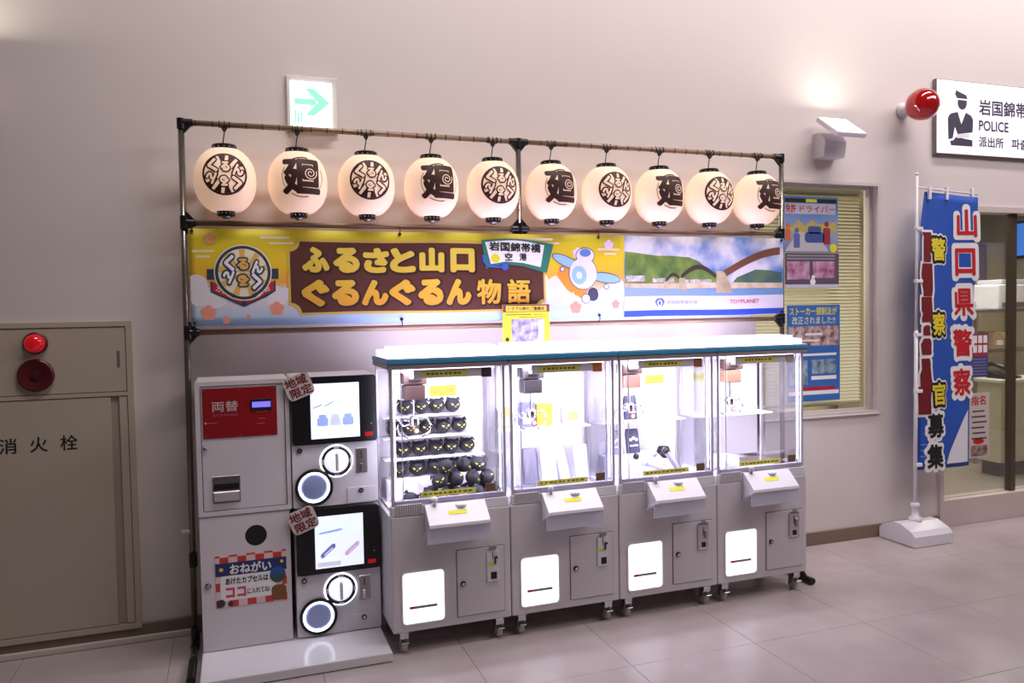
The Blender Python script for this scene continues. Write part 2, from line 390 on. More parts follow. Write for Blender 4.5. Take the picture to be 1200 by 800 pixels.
# ------------------------------------------------------------------ fire hydrant cabinet on the left
CB = thing('fire_hydrant_cabinet', 'beige fire hydrant cabinet set in the wall, with red lamp and siren', 'cabinet', (-.885, 0, .07))
x0, x1 = -1.295, -.475
MB().ring(rect(x0, x1, .07, 1.583), rect(x0+.026, x1-.026, .098, 1.559), -.022, 0).build('frame', CREAMM, CB)
MB().box(x0+.02, x1-.02, -.006, 0, .09, 1.565).build('back_plate', GAP, CB)
up = MB().box(x0+.029, x1-.029, -.018, -.006, 1.243, 1.556, .002, 1).build('upper_panel', CREAMM, CB)
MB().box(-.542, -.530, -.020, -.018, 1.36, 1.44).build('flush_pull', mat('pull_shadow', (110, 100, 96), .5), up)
MB().box(x0+.026, x1-.026, -.021, -.006, 1.222, 1.2405).build('divider', CREAMM, CB)
ld = MB().box(x0+.029, -.577, -.018, -.006, .101, 1.219, .002, 1).build('lower_door', CREAMM, CB)
MB().box(-.5765, -.541, -.009, -.006, .101, 1.219).build('hinge_channel', mat('channel_shadow', (160, 148, 136), .6), CB)
MB().box(-.5405, x1-.029, -.018, -.006, .101, 1.219, .002, 1).build('door_jamb', CREAMM, CB)
for i, ch in enumerate('消火栓'):
    letters('lettering', ch, -1.052+i*.1265, -.978+i*.1265, .972, 1.045, PRINTK, ld, -.0186, .012)
LAMPR = mat('red_lamp_lens', (190, 10, 24), .12, noise=0, em=(255, 20, 40), ems=.22, coat=.6)
DRED = mat('dark_red_plastic', (84, 9, 20), .4, noise=.08)
rl = MB().lathe([(.052, 0), (.052, .012), (.046, .016)], (-.884, -.018, 1.487), 32, 'Y').build('lamp_bezel', DRED, CB)
MB().lathe([(.044, .0), (.043, .02), (.036, .036), (.02, .046), (.0001, .05)], (-.884, -.030, 1.487), 32, 'Y').build('lamp_lens', LAMPR, rl, True)
sr = MB().lathe([(.077, 0), (.077, .016), (.07, .022), (.03, .012), (.012, .012), (.0001, .014)], (-.887, -.018, 1.336), 40, 'Y').build('siren_disc', DRED, CB, False)
MB().lathe([(.02, 0), (.018, .012), (.0001, .014)], (-.887, -.028, 1.336), 20, 'Y').build('siren_cap', mat('siren_cap_red', (70, 8, 18), .5), sr)

# ------------------------------------------------------------------ emergency exit sign
EX = thing('exit_sign', 'lit white exit sign with green arrow pointing right', 'sign', (.41, 0, 2.56))
MB().box(.285, .545, -.022, 0, 2.545, 2.83, .004, 1).build('wall_plate', mat('sign_plate', (208, 202, 198), .5), EX)
ex = MB().box(.302, .512, -.055, -.022, 2.558, 2.795, .004, 1).build('light_box', mat('exit_lit_face', (250, 252, 248), .4, noise=0, em=(245, 255, 248), ems=1.1), EX)
EXG = mat('exit_green', (150, 226, 200), .5, noise=0, em=(140, 228, 196), ems=.72)
flatprint('arrow', [[(.322, 2.675), (.43, 2.675), (.43, 2.705), (.322, 2.705)], [(.375, 2.622), (.42, 2.622), (.498, 2.69), (.42, 2.758), (.375, 2.758), (.44, 2.69)]], EXG, ex, -.0556)
flatprint('running_figure', [rect(.322, .33, 2.58, 2.645), rect(.352, .36, 2.58, 2.645), circ(.341, 2.625, .007, 12), [(.333, 2.585), (.349, 2.585), (.345, 2.615), (.337, 2.615)]], EXG, ex, -.0556)

# ------------------------------------------------------------------ wall floodlights (one in view, one left of the frame)
FLOODW = mat('flood_glass', (255, 252, 240), .3, noise=0, em=(255, 246, 226), ems=2.5)
def floodlight(cx, label):
    t = thing('wall_floodlight', label, 'wall light', (cx, 0, 2.56), 'upward wall floodlights')
    MB().prism_x([(0, 2.56), (-.10, 2.56), (-.115, 2.66), (-.06, 2.72), (0, 2.72)], cx-.085, cx+.085).build('bracket', WHITE, t)
    R = rotm(36, 'X'); cen = Vector((cx, -.16, 2.735))
    def put(q): return cen + R @ q
    h = MB().box(-.115, .115, -.115, .115, -.016, .016, .006, 2).build('lamp_head', WHITE2, t, mp=put)
    MB().box(-.103, .103, -.103, .103, .0162, .0185).build('glass_face', FLOODW, h, mp=put)
    d = area('floodlight_beam', put(Vector((0, 0, .03))), put(Vector((0, 0, 1.03))), .18, 4.2, (1, .93, .80))
    d.parent = t; d.location = d.location - t.location
    return t
floodlight(3.70, 'white wall floodlight tilted up, lighting the wall above it')
floodlight(-1.12, 'white wall floodlight high on the wall at the far left')

# ------------------------------------------------------------------ red globe lamp and police sign
RG = thing('red_globe_lamp', 'glossy red globe lamp on the wall beside the police sign', 'lamp', (4.365, 0, 2.925))
MB().lathe([(.05, 0), (.05, .012), (.032, .02), (.026, .075), (.034, .08)], (4.365, 0, 2.925), 24, 'Y').build('mount', WHITE, RG, True)
MB().lathe([(.040, 0), (.075, .02), (.098, .055), (.106, .10), (.098, .14), (.07, .175), (.035, .195), (.0001, .20)], (4.365, -.075, 2.925), 40, 'Y').build('globe', mat('red_glass_globe', (150, 8, 14), .08, noise=.03, em=(200, 10, 16), ems=.10, coat=1), RG, True)
PS = thing('police_sign', 'lit white police box sign with officer pictogram', 'sign', (5.4, 0, 2.66))
MB().box(4.636, 6.35, -.031, 0, 2.640, 3.160, .004, 1).build('sign_case', mat('sign_case', (140, 132, 130), .35, .6), PS)
pf = MB().box(4.643, 6.343, -.034, -.0305, 2.648, 3.153).build('lit_face', mat('police_lit_face', (236, 230, 244), .35, noise=0, em=(236, 228, 246), ems=.62), PS)
NAVY = mat('sign_ink', (70, 66, 84), .5, noise=.02)
def arc(cx, cz, r, a0, a1, n=10, rz=None): return [(cx+r*math.cos(math.radians(a0+(a1-a0)*k/n)), cz+(rz or r)*math.sin(math.radians(a0+(a1-a0)*k/n))) for k in range(n+1)]
px, pz = 4.862, 2.735
flatprint('officer_pictogram', [
    [(px-.055, pz+.325), (px-.045, pz+.355), (px+.05, pz+.325), (px+.062, pz+.30), (px-.035, pz+.30)],
    [(px-.03, pz+.29), (px+.055, pz+.29)]+arc(px+.012, pz+.265, .042, 0, -180),
    [(px-.115, pz+.01), (px-.12, pz+.13)]+arc(px-.07, pz+.145, .05, 180, 100)+[(px-.03, pz+.205), (px+.005, pz+.12), (px+.045, pz+.205)]+arc(px+.065, pz+.145, .05, 80, 0)+[(px+.115, pz+.13), (px+.11, pz+.07), (px-.03, pz+.05), (px-.055, pz+.10), (px-.075, pz+.02)],
    [(px-.10, pz-.0), (px-.07, pz+.005), (px-.045, pz+.03), (px+.11, pz+.015), (px+.11, pz-.03), (px-.09, pz-.03)]], NAVY, pf, -.0346)
flatprint('pictogram_cuff', [[(px-.04, pz+.05), (px+.08, pz+.06), (px+.08, pz+.032), (px-.035, pz+.022)]], PRINTW, pf, -.0352)
letters('lettering', '岩国錦帯橋空港', 5.033, 5.033+.118*7, 2.932, 3.044, NAVY, pf, -.0346, .024)
letters('lettering', 'POLICE', 5.033, 5.32, 2.822, 2.896, NAVY, pf, -.0346, .024)
letters('lettering', '派出所', 5.033, 5.272, 2.706, 2.782, NAVY, pf, -.0346, .024)
letters('lettering', '파출소', 5.350, 5.60, 2.706, 2.782, NAVY, pf, -.0346, .024)

# ------------------------------------------------------------------ posters on the window and the door glass
def poster(name, label, x0, x1, z0, z1, y, paper):
    t = thing(name, label, 'poster', ((x0+x1)/2, y, z0))
    MB().box(x0, x1, y-.0012, y, z0, z1).build('paper', paper, t)
    return t
BLUEP = ramp_mat('poster_blue_print', [(0, (70, 96, 168)), (.45, (150, 160, 190)), (1, (84, 130, 196))], 'Z', 0, .36, noise=.3, nscale=9)
t = poster('safety_poster', 'blue licence poster with a car and figures, taped on the window', 3.43, 3.875, 1.955, 2.325, .0655, BLUEP)
Y_ = .0638
flatprint('title_bar', [rect(3.44, 3.865, 2.285, 2.312)], PRINTK, t, Y_)
flatprint('title_bar_mark', [rect(3.61, 3.70, 2.288, 2.309)], YEL, t, Y_-.0004)
letters('lettering', '免許', 3.445, 3.53, 2.215, 2.275, RED, t, Y_-.0004, .02)
letters('lettering', 'ドライバー', 3.56, 3.85, 2.222, 2.268, RED, t, Y_-.0004, .012)
flatprint('title_ground', [rect(3.44, 3.855, 2.21, 2.28)], mat('poster_pale', (196, 196, 214), .6), t, Y_)
flatprint('road', [[(3.44, 1.962), (3.80, 1.962), (3.72, 2.06), (3.55, 2.10)]], mat('poster_road', (196, 190, 196), .6), t, Y_)
flatprint('car', [rrect(3.60, 3.76, 2.02, 2.09, .025), rrect(3.625, 3.735, 2.08, 2.13, .02)], mat('poster_car_blue', (62, 84, 150), .5), t, Y_-.0004)
flatprint('figure_orange', [rrect(3.445, 3.485, 2.03, 2.11, .01), circ(3.465, 2.13, .018)], mat('poster_orange', (206, 104, 48), .6), t, Y_-.0004)
flatprint('figure_blue', [rrect(3.51, 3.56, 1.985, 2.08, .01), circ(3.535, 2.10, .018)], mat('poster_blue2', (92, 104, 170), .6), t, Y_-.0004)
flatprint('figure_red', [rrect(3.75, 3.81, 2.01, 2.12, .012), circ(3.78, 2.145, .02)], mat('poster_dark_red', (150, 44, 50), .6), t, Y_-.0004)
flatprint('treeline', [[(3.44, 2.09), (3.46, 2.15), (3.5, 2.12), (3.55, 2.17), (3.6, 2.13), (3.66, 2.17), (3.72, 2.14), (3.86, 2.16), (3.86, 2.09)]], mat('poster_ochre', (190, 170, 90), .6), t, Y_-.0002)
flatprint('round_mark', [circ(3.835, 1.985, .03)], YEL, t, Y_-.0006)
t = poster('seminar_poster', 'dark purple poster with two pink photo panels, under the licence poster', 3.44, 3.882, 1.72, 1.95, .0655, mat('poster_purple', (92, 74, 96), .6, noise=.1))
PK = noise_mat('poster_pink_photo', (150, 70, 110), (206, 170, 200), 14)
flatprint('photo_panel', [rect(3.455, 3.64, 1.775, 1.895)], PK, t, Y_); flatprint('photo_panel', [rect(3.665, 3.845, 1.785, 1.895)], PK, t, Y_)
flatprint('pale_bar', [rect(3.455, 3.85, 1.908, 1.918), rect(3.455, 3.85, 1.928, 1.938)], mat('poster_grey', (150, 146, 156), .6), t, Y_)
flatprint('white_figure', [circ(3.665, 1.76, .022), circ(3.668, 1.79, .014)], PRINTW, t, Y_-.0004)
flatprint('footer', [rect(3.44, 3.882, 1.7205, 1.742)], mat('poster_pale', (0, 0, 0)), t, Y_)
t = poster('law_poster', 'tall blue law reform poster with yellow title, low on the window', 3.455, 3.89, .955, 1.603, .0655, mat('poster_azure', (52, 104, 178), .6, noise=.06))
letters('lettering', 'ストーカー規制法が', 3.475, 3.865, 1.535, 1.59, YEL, t, Y_, .015)
letters('lettering', '改正されました!!', 3.495, 3.85, 1.475, 1.527, mat('print_pale_yellow', (220, 222, 170), .6), t, Y_, .012)
flatprint('photo_band', [rect(3.465, 3.88, 1.33, 1.462)], noise_mat('poster_crowd', (110, 56, 52), (214, 190, 190), 22), t, Y_)
flatprint('white_bars', [rect(3.60, 3.74, 1.40, 1.415), rect(3.47, 3.72, 1.36, 1.372), rect(3.48, 3.86, 1.262, 1.278), rect(3.65, 3.86, 1.10, 1.125)], PRINTW, t, Y_-.0004)
flatprint('photo_block', [rect(3.655, 3.855, 1.14, 1.235), rect(3.475, 3.62, 1.07, 1.235)], noise_mat('poster_street', (70, 100, 130), (170, 190, 200), 18), t, Y_)
flatprint('red_strip', [rect(3.465, 3.85, 1.03, 1.052)], RED, t, Y_)
flatprint('pale_strip', [rect(3.465, 3.88, 1.0, 1.026)], PRINTW, t, Y_)
t = poster('schedule_poster', 'red and blue printed sheet on the door glass beside the flag', 5.045, 5.21, 1.06, 1.375, .0295, mat('poster_indigo', (74, 70, 134), .6, noise=.05))
flatprint('red_head', [rect(5.05, 5.205, 1.21, 1.37)], mat('poster_brick', (170, 50, 58), .6), t, .0278)
flatprint('white_cells', [rect(5.062+i*.05, 5.10+i*.05, z, z+.055) for i in range(3) for z in (1.235, 1.305)], PRINTW, t, .0274)
flatprint('small_rows', [rect(5.06, 5.19, 1.075+.022*i, 1.08+.022*i) for i in range(6)], mat('poster_grey', (0, 0, 0)), t, .0278)
t = poster('wanted_poster', 'white notice sheet with red heading, low on the door glass', 5.03, 5.225, .465, .94, .0295, mat('notice_paper', (200, 188, 184), .6, noise=.06))
letters('lettering', '指名', 5.045, 5.19, .85, .92, RED, t, .0278, .02)
flatprint('small_rows', [rect(5.05+.01*(i % 2), 5.20-.012*(i % 3), .60+.04*i, .612+.04*i) for i in range(6)], mat('notice_ink', (92, 72, 76), .6), t, .0278)
flatprint('red_oval', [circ(5.12, .585, .055, 20, .022)], RED, t, .0278)
flatprint('photo_panel', [rect(5.045, 5.21, .475, .555)], noise_mat('notice_photo', (70, 60, 60), (190, 150, 140), 26), t, .0278)

# ------------------------------------------------------------------ feather flag on its water base
FL = thing('recruiting_flag', 'blue police recruiting flag on a white pole with weighted base', 'flag', (4.31, -.17, 0))
MB().prism_x([(-.32, .004), (-.02, .004), (-.02, .07), (-.05, .10), (-.14, .135), (-.20, .135), (-.29, .10), (-.32, .07)], 4.15, 4.48).build('water_base', WHITE2, FL)
MB().lathe([(.045, .12), (.04, .16), (.024, .165), (.022, .225), (.03, .228), (.03, .25), (.02, .255)], (4.31, -.17, 0), 20).build('base_collar', WHITE2, FL, True)
POLE = mat('white_pole', (226, 220, 226), .3, noise=.02)
pl = MB().cyl((4.31, -.17, .20), (4.315, -.17, 1.42), .0125, .0125, 14).cyl((4.315, -.17, 1.40), (4.32, -.17, 2.46), .0095, .0095, 12).build('pole', POLE, FL, True)
MB().ball((4.32, -.17, 2.463), .013).build('pole_cap', WHITE2, pl, True)
MB().cyl((4.31, -.17, 2.375), (4.86, -.17, 2.345), .006, .006, 8).build('cross_arm', POLE, FL, True)
def fmap(c):   # cloth hanging with a light wave
    return Vector((c.x, c.y + .012*math.sin(9*c.x+2.2*c.z) + .006*math.sin(21*c.x-1.4*c.z), c.z))
def flag_x(z): # left, right edge
    t_ = (z-.47)/(2.36-.47)
    return 4.335+.02*t_, 4.79+.055*t_
FB = mat('flag_blue', (36, 82, 178), .7, noise=.06, scale=3)
fp = []
nz, nx = 40, 10
bb = MB(); grid = []
for j in range(nz+1):
    z = .472+(2.352-.472)*j/nz; a, e = flag_x(z)
    if z > 2.13: a += (z-2.13)/.222*.045
    zz = [z - (.03*(i/nx) if j == nz else .03*(i/nx)*j/nz) for i in range(nx+1)]
    grid.append([bb.bm.verts.new((a+(e-a)*i/nx, -.17, zz[i])) for i in range(nx+1)])
for j in range(nz):
    for i in range(nx): bb.bm.faces.new((grid[j][i], grid[j][i+1], grid[j+1][i+1], grid[j+1][i]))
cl = bb.build('flag_cloth', FB, FL, True, mp=fmap)
sm = cl.modifiers.new('thick', 'SOLIDIFY'); sm.thickness = .0016; sm.offset = 1
for z in (2.09, 1.74, 1.38, 1.0, .50): MB().box(4.305, 4.36, -.186, -.155, z, z+.022, .002, 1).build('flag_loop', PRINTW, FL)
for x in (4.42, 4.57, 4.8): MB().box(x, x+.02, -.18, -.16, 2.30, 2.385, .002, 1).build('flag_loop', PRINTW, FL)
def flagtext(ch, cx, cz, s, layers, sx=1):
    for i, (m, bo, gr) in enumerate(layers):
        g = s*(1+gr)
        letters('lettering', ch, cx-g*sx/2, cx+g*sx/2, cz-g/2, cz+g/2, m, cl, -.1736-.0022*i, bo, mp=fmap, fine=.03, skew=-.05)
W_, R_, K_, Y2 = PRINTW, mat('flag_red', (196, 20, 34), .7), PRINTK, mat('flag_yellow', (230, 210, 50), .7)
for ch, z in zip('山口県警察', (2.155, 1.89, 1.615, 1.335, 1.065)):
    flagtext(ch, 4.755-.022*(2.155-z), z-.01, .19, [(W_, .10, .38), (R_, .030, 0)], .82)
for ch, z in zip('警察官', (1.965, 1.46, .985)):
    flagtext(ch, 4.51-.01*(1.96-z), z, .155, [(W_, .14, .42), (K_, .10, .26), (Y2, .028, 0)], .8)
for ch, z in zip('募集', (.985-.235, .985-.235-.22)):
    flagtext(ch, 4.475, z+.02 if ch == '募' else z+.03, .17, [(W_, .11, .32), (K_, .035, 0)], .82)
# the worn dark red column: brush-like blocks with a white edge
def rough_poly(cx, cz, w, h, seed, g=0):
    rr = random.Random(seed); n = 7; out = []
    for k in range(n): out.append((cx-w/2-g+rr.uniform(-.012, .012), cz-h/2-g+(h+2*g)*k/(n-1)))
    for k in range(n): out.append((cx+w/2+g+rr.uniform(-.012, .012), cz+h/2+g-(h+2*g)*k/(n-1)))
    return out[::-1][::-1]
cols = [(4.41, 1.98, .075, .20), (4.405, 1.76, .085, .22), (4.402, 1.56, .08, .17), (4.398, 1.42, .045, .07), (4.395, 1.31, .07, .11), (4.388, 1.12, .075, .22), (4.382, .945, .085, .19)]
flatprint('brush_edge', [rough_poly(x, z, w_, h_, 5+i, .016)[::-1] for i, (x, z, w_, h_) in enumerate(cols)], W_, cl, -.1736, .03, fmap)
flatprint('brush_column', [rough_poly(x, z, w_, h_, 5+i)[::-1] for i, (x, z, w_, h_) in enumerate(cols)], mat('flag_dark_red', (118, 16, 26), .7, noise=.2, scale=12), cl, -.1762, .03, fmap)
flatprint('white_swoosh', [[(4.58, .50), (4.775, .50), (4.785, .86), (4.74, .80), (4.68, .70), (4.61, .58)]], mat('flag_white', (226, 224, 232), .7), cl, -.1736, .03, fmap)
flatprint('small_rows', [rect(4.36, 4.43, .64, .648), rect(4.36, 4.45, .60, .608), rect(4.36, 4.41, .56, .568)], mat('flag_pale_blue', (110, 150, 214), .7), cl, -.1736, .03, fmap)

# ------------------------------------------------------------------ pipe frame that carries lanterns and banner
FY = -.17
FX = (-.212, 1.492, 3.228)
ZT, ZM, ZB = 2.523, 2.048, 1.522
PF = thing('pipe_frame', 'tall brown and steel pipe frame with black joints along the wall', 'frame', (1.5, FY, 0))
for x in FX: MB().cyl((x-(.014 if x < 0 else 0), FY, .02), (x, FY, ZT), .0145, .0145, 16).build('upright_pipe', PIPE, PF, True)
for z in (ZT, ZM, ZB):
    for a, e in zip(FX, FX[1:]): MB().cyl((a, FY, z), (e, FY, z), .0135, .0135, 16).build('cross_pipe', BROWNPIPE, PF, True)
def joint(x, z, dirs):
    bb = MB().cyl((x, FY, z-.032 if 'D' in dirs else z-.018), (x, FY, z+.032 if 'U' in dirs else z+.018), .0195, .0195, 16)
    if 'R' in dirs: bb.cyl((x, FY, z), (x+.052, FY, z), .0185, .0185, 16)
    if 'L' in dirs: bb.cyl((x, FY, z), (x-.052, FY, z), .0185, .0185, 16)
    for d, s in (('R', 1), ('L', -1)):
        for v, t_ in (('U', 1), ('D', -1)):
            if d in dirs and v in dirs: bb.prism([(x+s*.01, z+t_*.01), (x+s*.05, z+t_*.01), (x+s*.01, z+t_*.055)], FY-.012, FY+.012)
    return bb.build('pipe_joint', BLACK, PF)
joint(FX[0], ZT, 'DR'); joint(FX[1], ZT, 'DLR'); joint(FX[2], ZT, 'DL')
joint(FX[0], ZM, 'UDR'); joint(FX[1], ZM, 'UDLR'); joint(FX[2], ZM, 'UDL')
joint(FX[0], ZB, 'UDR'); joint(FX[1], ZB, 'UDLR'); joint(FX[2], ZB, 'UDL')
joint(FX[0]-.01, .42, 'UD'); joint(FX[0]-.012, .055, 'UD')
MB().cyl((FX[0]-.011, FY, .56), (FX[0]-.06, FY, .56), .012, .012, 12).build('pipe_stub', WHITE2, PF, True)
for x in (FX[0]-.012, FX[2]-.15):
    if x > 3: MB().cyl((FX[2], FY, .055), (x, FY, .055), .0145, .0145, 14).build('foot_pipe', PIPE, PF, True)
    MB().cyl((x, FY, .022), (x, -.60, .022), .0145, .0145, 16).build('foot_pipe', PIPE, PF, True)
    MB().cyl((x, -.10 if x < 0 else FY-.05, .022), (x, -.25, .022), .0195, .0195, 16).build('pipe_joint', BLACK, PF)
    MB().cyl((x, -.40 if x < 0 else -.50, .022), (x, -.62, .022), .0195, .0195, 16).build('pipe_joint', BLACK, PF)
    if x > 3: MB().cyl((x, -.56, .02), (x-.03, -.50, .11), .017, .017, 12).build('pipe_joint', BLACK, PF)
# bands on the brown top pipe
for k in range(44):
    x = FX[0]+.06+k*.077
    if abs(x-FX[1]) > .05: MB().cyl((x, FY, ZT), (x+.005, FY, ZT), .0147, .0147, 12).build('pipe_band', INK, PF)

# ------------------------------------------------------------------ lanterns
LAN = mat('lantern_paper', (246, 220, 196), .6, noise=.02, em=(255, 206, 172), ems=.40)
LINK = mat('lantern_ink', (62, 30, 20), .6, noise=.05)
LPAP = mat('lantern_unprinted', (244, 214, 194), .6, noise=.01, em=(255, 214, 184), ems=.30)
LZ = 2.253
def lan_r(z):
    t_ = min(1, abs(z)/.168); return .1425*max(0., 1-t_**2.35)**.55
def lmap(layer):
    def f(c):
        x, z = c.x*1.13, (c.z-.012)*1.13+.012   # emblems fill most of the shade
        r = lan_r(z); d = r*r-x*x
        return Vector((x, -(math.sqrt(max(d, 1e-5))+.0014+.0010*layer)+c.y, z))
    return f
def lantern_proto(kind):
    r = thing('paper_lantern', 'x', 'lantern', (0, 0, 0), 'glowing paper lanterns on the top pipe')
    prof = [(lan_r(-.148+.296*k/24) + (.0012 if k % 2 else 0), -.148+.296*k/24) for k in range(25)]
    MB().lathe(prof, seg=56).build('paper_shade', LAN, r, True)
    tc_ = MB().lathe([(.052, .143), (.057, .146), (.057, .168), (.052, .172), (.046, .172), (.044, .150)], seg=36).build('top_ring', BLACK, r, False)
    for k in range(5): MB().ball((.0575*math.sin(-.9+.45*k), -.0575*math.cos(-.9+.45*k), .158), .0035, u=8, v=6).build('stud', CHROME, tc_)
    bc = MB().lathe([(.036, -.172), (.042, -.168), (.043, -.150), (.046, -.144), (.03, -.143)], seg=36).build('bottom_ring', BLACK, r, False)
    for k in range(5): MB().ball((.0435*math.sin(-.9+.45*k), -.0435*math.cos(-.9+.45*k), -.158), .003, u=8, v=6).build('stud', CHROME, bc)
    MB().lathe([(.0001, -.184), (.014, -.182), (.022, -.174), (.022, -.170)], seg=16).build('bottom_lens', STEEL, r, True)
    MB().tube([(-.004, 0, .165), (-.004, 0, .19), (0, 0, .215), (.004, 0, .235), (.004, -.012, .258), (.004, -.016, .272), (.004, 0, .287), (.004, .014, .275)], .0028, 8).build('hook_wire', BLACKM, r, True)
    MB().prism([(-.013, .256), (.019, .256), (.008, .236), (-.002, .236)], -.012, .004).build('hook_clip', BLACKM, r)
    for s_ in (-.022, .024): MB().lathe([(.0175, 0), (.0175, .004), (.0145, .004), (.0145, 0), (.0175, 0)], (0, 0, 0), 14, 'Y').build('hook_band', BLACKM, r, mp=lambda c, s_=s_: Vector((s_-c.y, c.x, .27+c.z)))
    if kind == 'round':
        C_ = (.0, .012); R0 = .088
        def PR(name, ps, m, layer, f=.014): return MB().polys(ps).build(name, m, r, mp=lmap(layer), fine=f)
        PR('emblem_ring', ringpolys(C_[0], C_[1], R0-.008, R0, 48), LINK, 1)
        rays = []
        for k in range(12):
            a = 2*PI*(k+.25)/12; d = 2*PI/34
            if k % 6 in (1, 2, 3): rays.append([(C_[0]+.03*math.cos(a), C_[1]+.03*math.sin(a)), (C_[0]+(R0-.007)*math.cos(a-d), C_[1]+(R0-.007)*math.sin(a-d)), (C_[0]+(R0-.007)*math.cos(a+d), C_[1]+(R0-.007)*math.sin(a+d))])
        stuff(PR('emblem_rays', rays, LINK, 1))
        gl = [('く', -.048, .035, .040, .062, .12), ('る', .002, .031, .038, .044, 0), ('ん', .052, .020, .046, .052, .0)]
        back, front = [], []
        for ch, gx, gz, gw, gh, ro in gl:
            for fl_ in (0, 1):
                cx, cz, rr = (C_[0]+gx, C_[1]+gz, ro) if not fl_ else (C_[0]-gx, C_[1]-gz, ro+PI)
                back.append((ch, cx-gw*.62, cx+gw*.62, cz-gh*.60, cz+gh*.60, .16, rr)); front.append((ch, cx-gw*.47, cx+gw*.47, cz-gh*.47, cz+gh*.47, .058, rr))
        PR('emblem_outline', [q for a in back for q in textpolys(*a)], LINK, 2)
        PR('emblem_letters', [q for a in front for q in textpolys(*a)], LPAP, 3.2)
    else:
        def PR(name, ps, m, layer, f=.014): return MB().polys(ps).build(name, m, r, mp=lmap(layer), fine=f)
        cx, cz = .012, .012
        PR('character_mark', textpolys('廻', cx-.084, cx+.076, cz-.076, cz+.080, .044), LINK, 1)
        PR('character_body', [circ(cx+.034, cz+.016, .030, 28), rrect(cx-.03, cx+.074, cz-.072, cz-.05, .009)], LINK, 1.6)
        sp = []
        for k in range(26):
            a, b_ = k*.5, (k+1)*.5
            r0, r1 = .002+.0019*a, .002+.0019*b_; w0 = .0036
            sp.append([(cx+.032+(r0)*math.cos(a), cz+.016+(r0)*math.sin(a)), (cx+.032+(r0+w0)*math.cos(a), cz+.016+(r0+w0)*math.sin(a)), (cx+.032+(r1+w0)*math.cos(b_), cz+.016+(r1+w0)*math.sin(b_)), (cx+.032+r1*math.cos(b_), cz+.016+r1*math.sin(b_))])
        PR('swirl', sp, LPAP, 2.6)
        sw = PR('sweep_lines', ringpolys(cx, cz, .083, .0855, 14, math.radians(150), math.radians(215))+ringpolys(cx, cz, .083, .0865, 10, math.radians(235), math.radians(285))+ringpolys(cx, cz, .083, .0885, 8, math.radians(75), math.radians(115))+ringpolys(cx, cz, .083, .085, 10, math.radians(-35), math.radians(25)), LINK, 1); stuff(sw)
    return r
PROT = {k: lantern_proto(k) for k in ('round', 'char')}
used = set()
ordn = ['leftmost', 'second from the left', 'third from the left', 'fourth from the left', 'fifth from the left', 'sixth from the left', 'seventh from the left', 'eighth from the left', 'ninth from the left', 'rightmost']
for i in range(10):
    k = 'char' if i % 2 else 'round'
    o = PROT[k] if k not in used else copy_tree(PROT[k]); used.add(k)
    o.location = (-.022+i*.3410, FY, LZ)
    o['label'] = 'glowing paper lantern with %s, %s of the row' % ('round lettered emblem' if k == 'round' else 'bold swirling character', ordn[i])

# ------------------------------------------------------------------ printed banner
BX0, BX1, BZ0, BZ1 = -.194, 3.222, 1.553, 2.018
def bmap(c):
    s_ = 1 if c.x < 3.2 else 0
    return Vector((c.x, c.y + .004*math.sin(5.3*c.x+6*c.z) + .003*math.sin(13*c.x-4*c.z), c.z + .006*math.sin((c.x-BX0)*PI/.85)**2*(1 if c.z < 1.7 else -1)*(-.6)))
BY = FY-.024
BN = thing('festival_banner', 'long printed banner of yellow and blue with brown title board and bridge photo', 'banner', (1.5, BY, BZ0))
SPLIT = 2.118
bgm = ramp_mat('banner_gradient', [(0, (112, 164, 220)), (.14, (178, 200, 226)), (.34, (226, 214, 214)), (.52, (238, 170, 60)), (.72, (232, 196, 36)), (1, (216, 200, 34))], 'Z', 0, BZ1-BZ0, noise=.10, nscale=2)
def sheet(name, xa, xb, za, zb, m, parent, y, nx_, nz_):
    bb = MB(); g = [[bb.bm.verts.new((xa+(xb-xa)*i/nx_, y, za+(zb-za)*j/nz_)) for i in range(nx_+1)] for j in range(nz_+1)]
    for j in range(nz_):
        for i in range(nx_): bb.bm.faces.new((g[j][i], g[j][i+1], g[j+1][i+1], g[j+1][i]))
    return bb.build(name, m, parent, True, mp=bmap)
left = sheet('banner_cloth', BX0, SPLIT, BZ0, BZ1, bgm, BN, BY, 80, 10)
skym = noise_mat('photo_sky', (92, 138, 210), (232, 228, 240), 4.5, .6, .36, .56)
right = sheet('banner_photo', SPLIT+.0002, BX1, BZ0, BZ1, skym, BN, BY, 40, 10)
for s_ in (left, right):
    md = s_.modifiers.new('thick', 'SOLIDIFY'); md.thickness = .0012; md.offset = 1
def bp(name, ps, m, parent=left, layer=1, fine=.05):
    return MB().polys(ps, BY-.0014-.0012*layer).build(name, m, parent, mp=bmap, fine=fine)
def bt(body, x0, x1, z0, z1, m, parent=left, layer=3, bold=0, rot=0, skew=0):
    return MB().polys(textpolys(body, x0, x1, z0, z1, bold, rot, 3, skew), BY-.0014-.0012*layer).build('lettering', m, parent, mp=bmap, fine=.06)
CLW = mat('banner_cloud', (226, 220, 226), .6, noise=.03)
cloud = []
for cx, cz, r_ in ((-.15, 1.70, .055), (-.165, 1.75, .05), (-.08, 1.685, .05), (.20, 1.69, .05), (.28, 1.72, .045), (1.62, 1.70, .075), (1.70, 1.73, .06), (1.60, 1.76, .05), (1.78, 1.68, .05), (2.06, 1.74, .05), (2.09, 1.70, .06), (2.0, 1.67, .05)):
    c_ = [(max(BX0+.002, min(SPLIT-.002, x)), z) for x, z in circ(cx, cz, r_, 24)]; cloud.append(c_)
for q_ in cloud: bp('cloud_print', [q_], CLW, layer=.3)
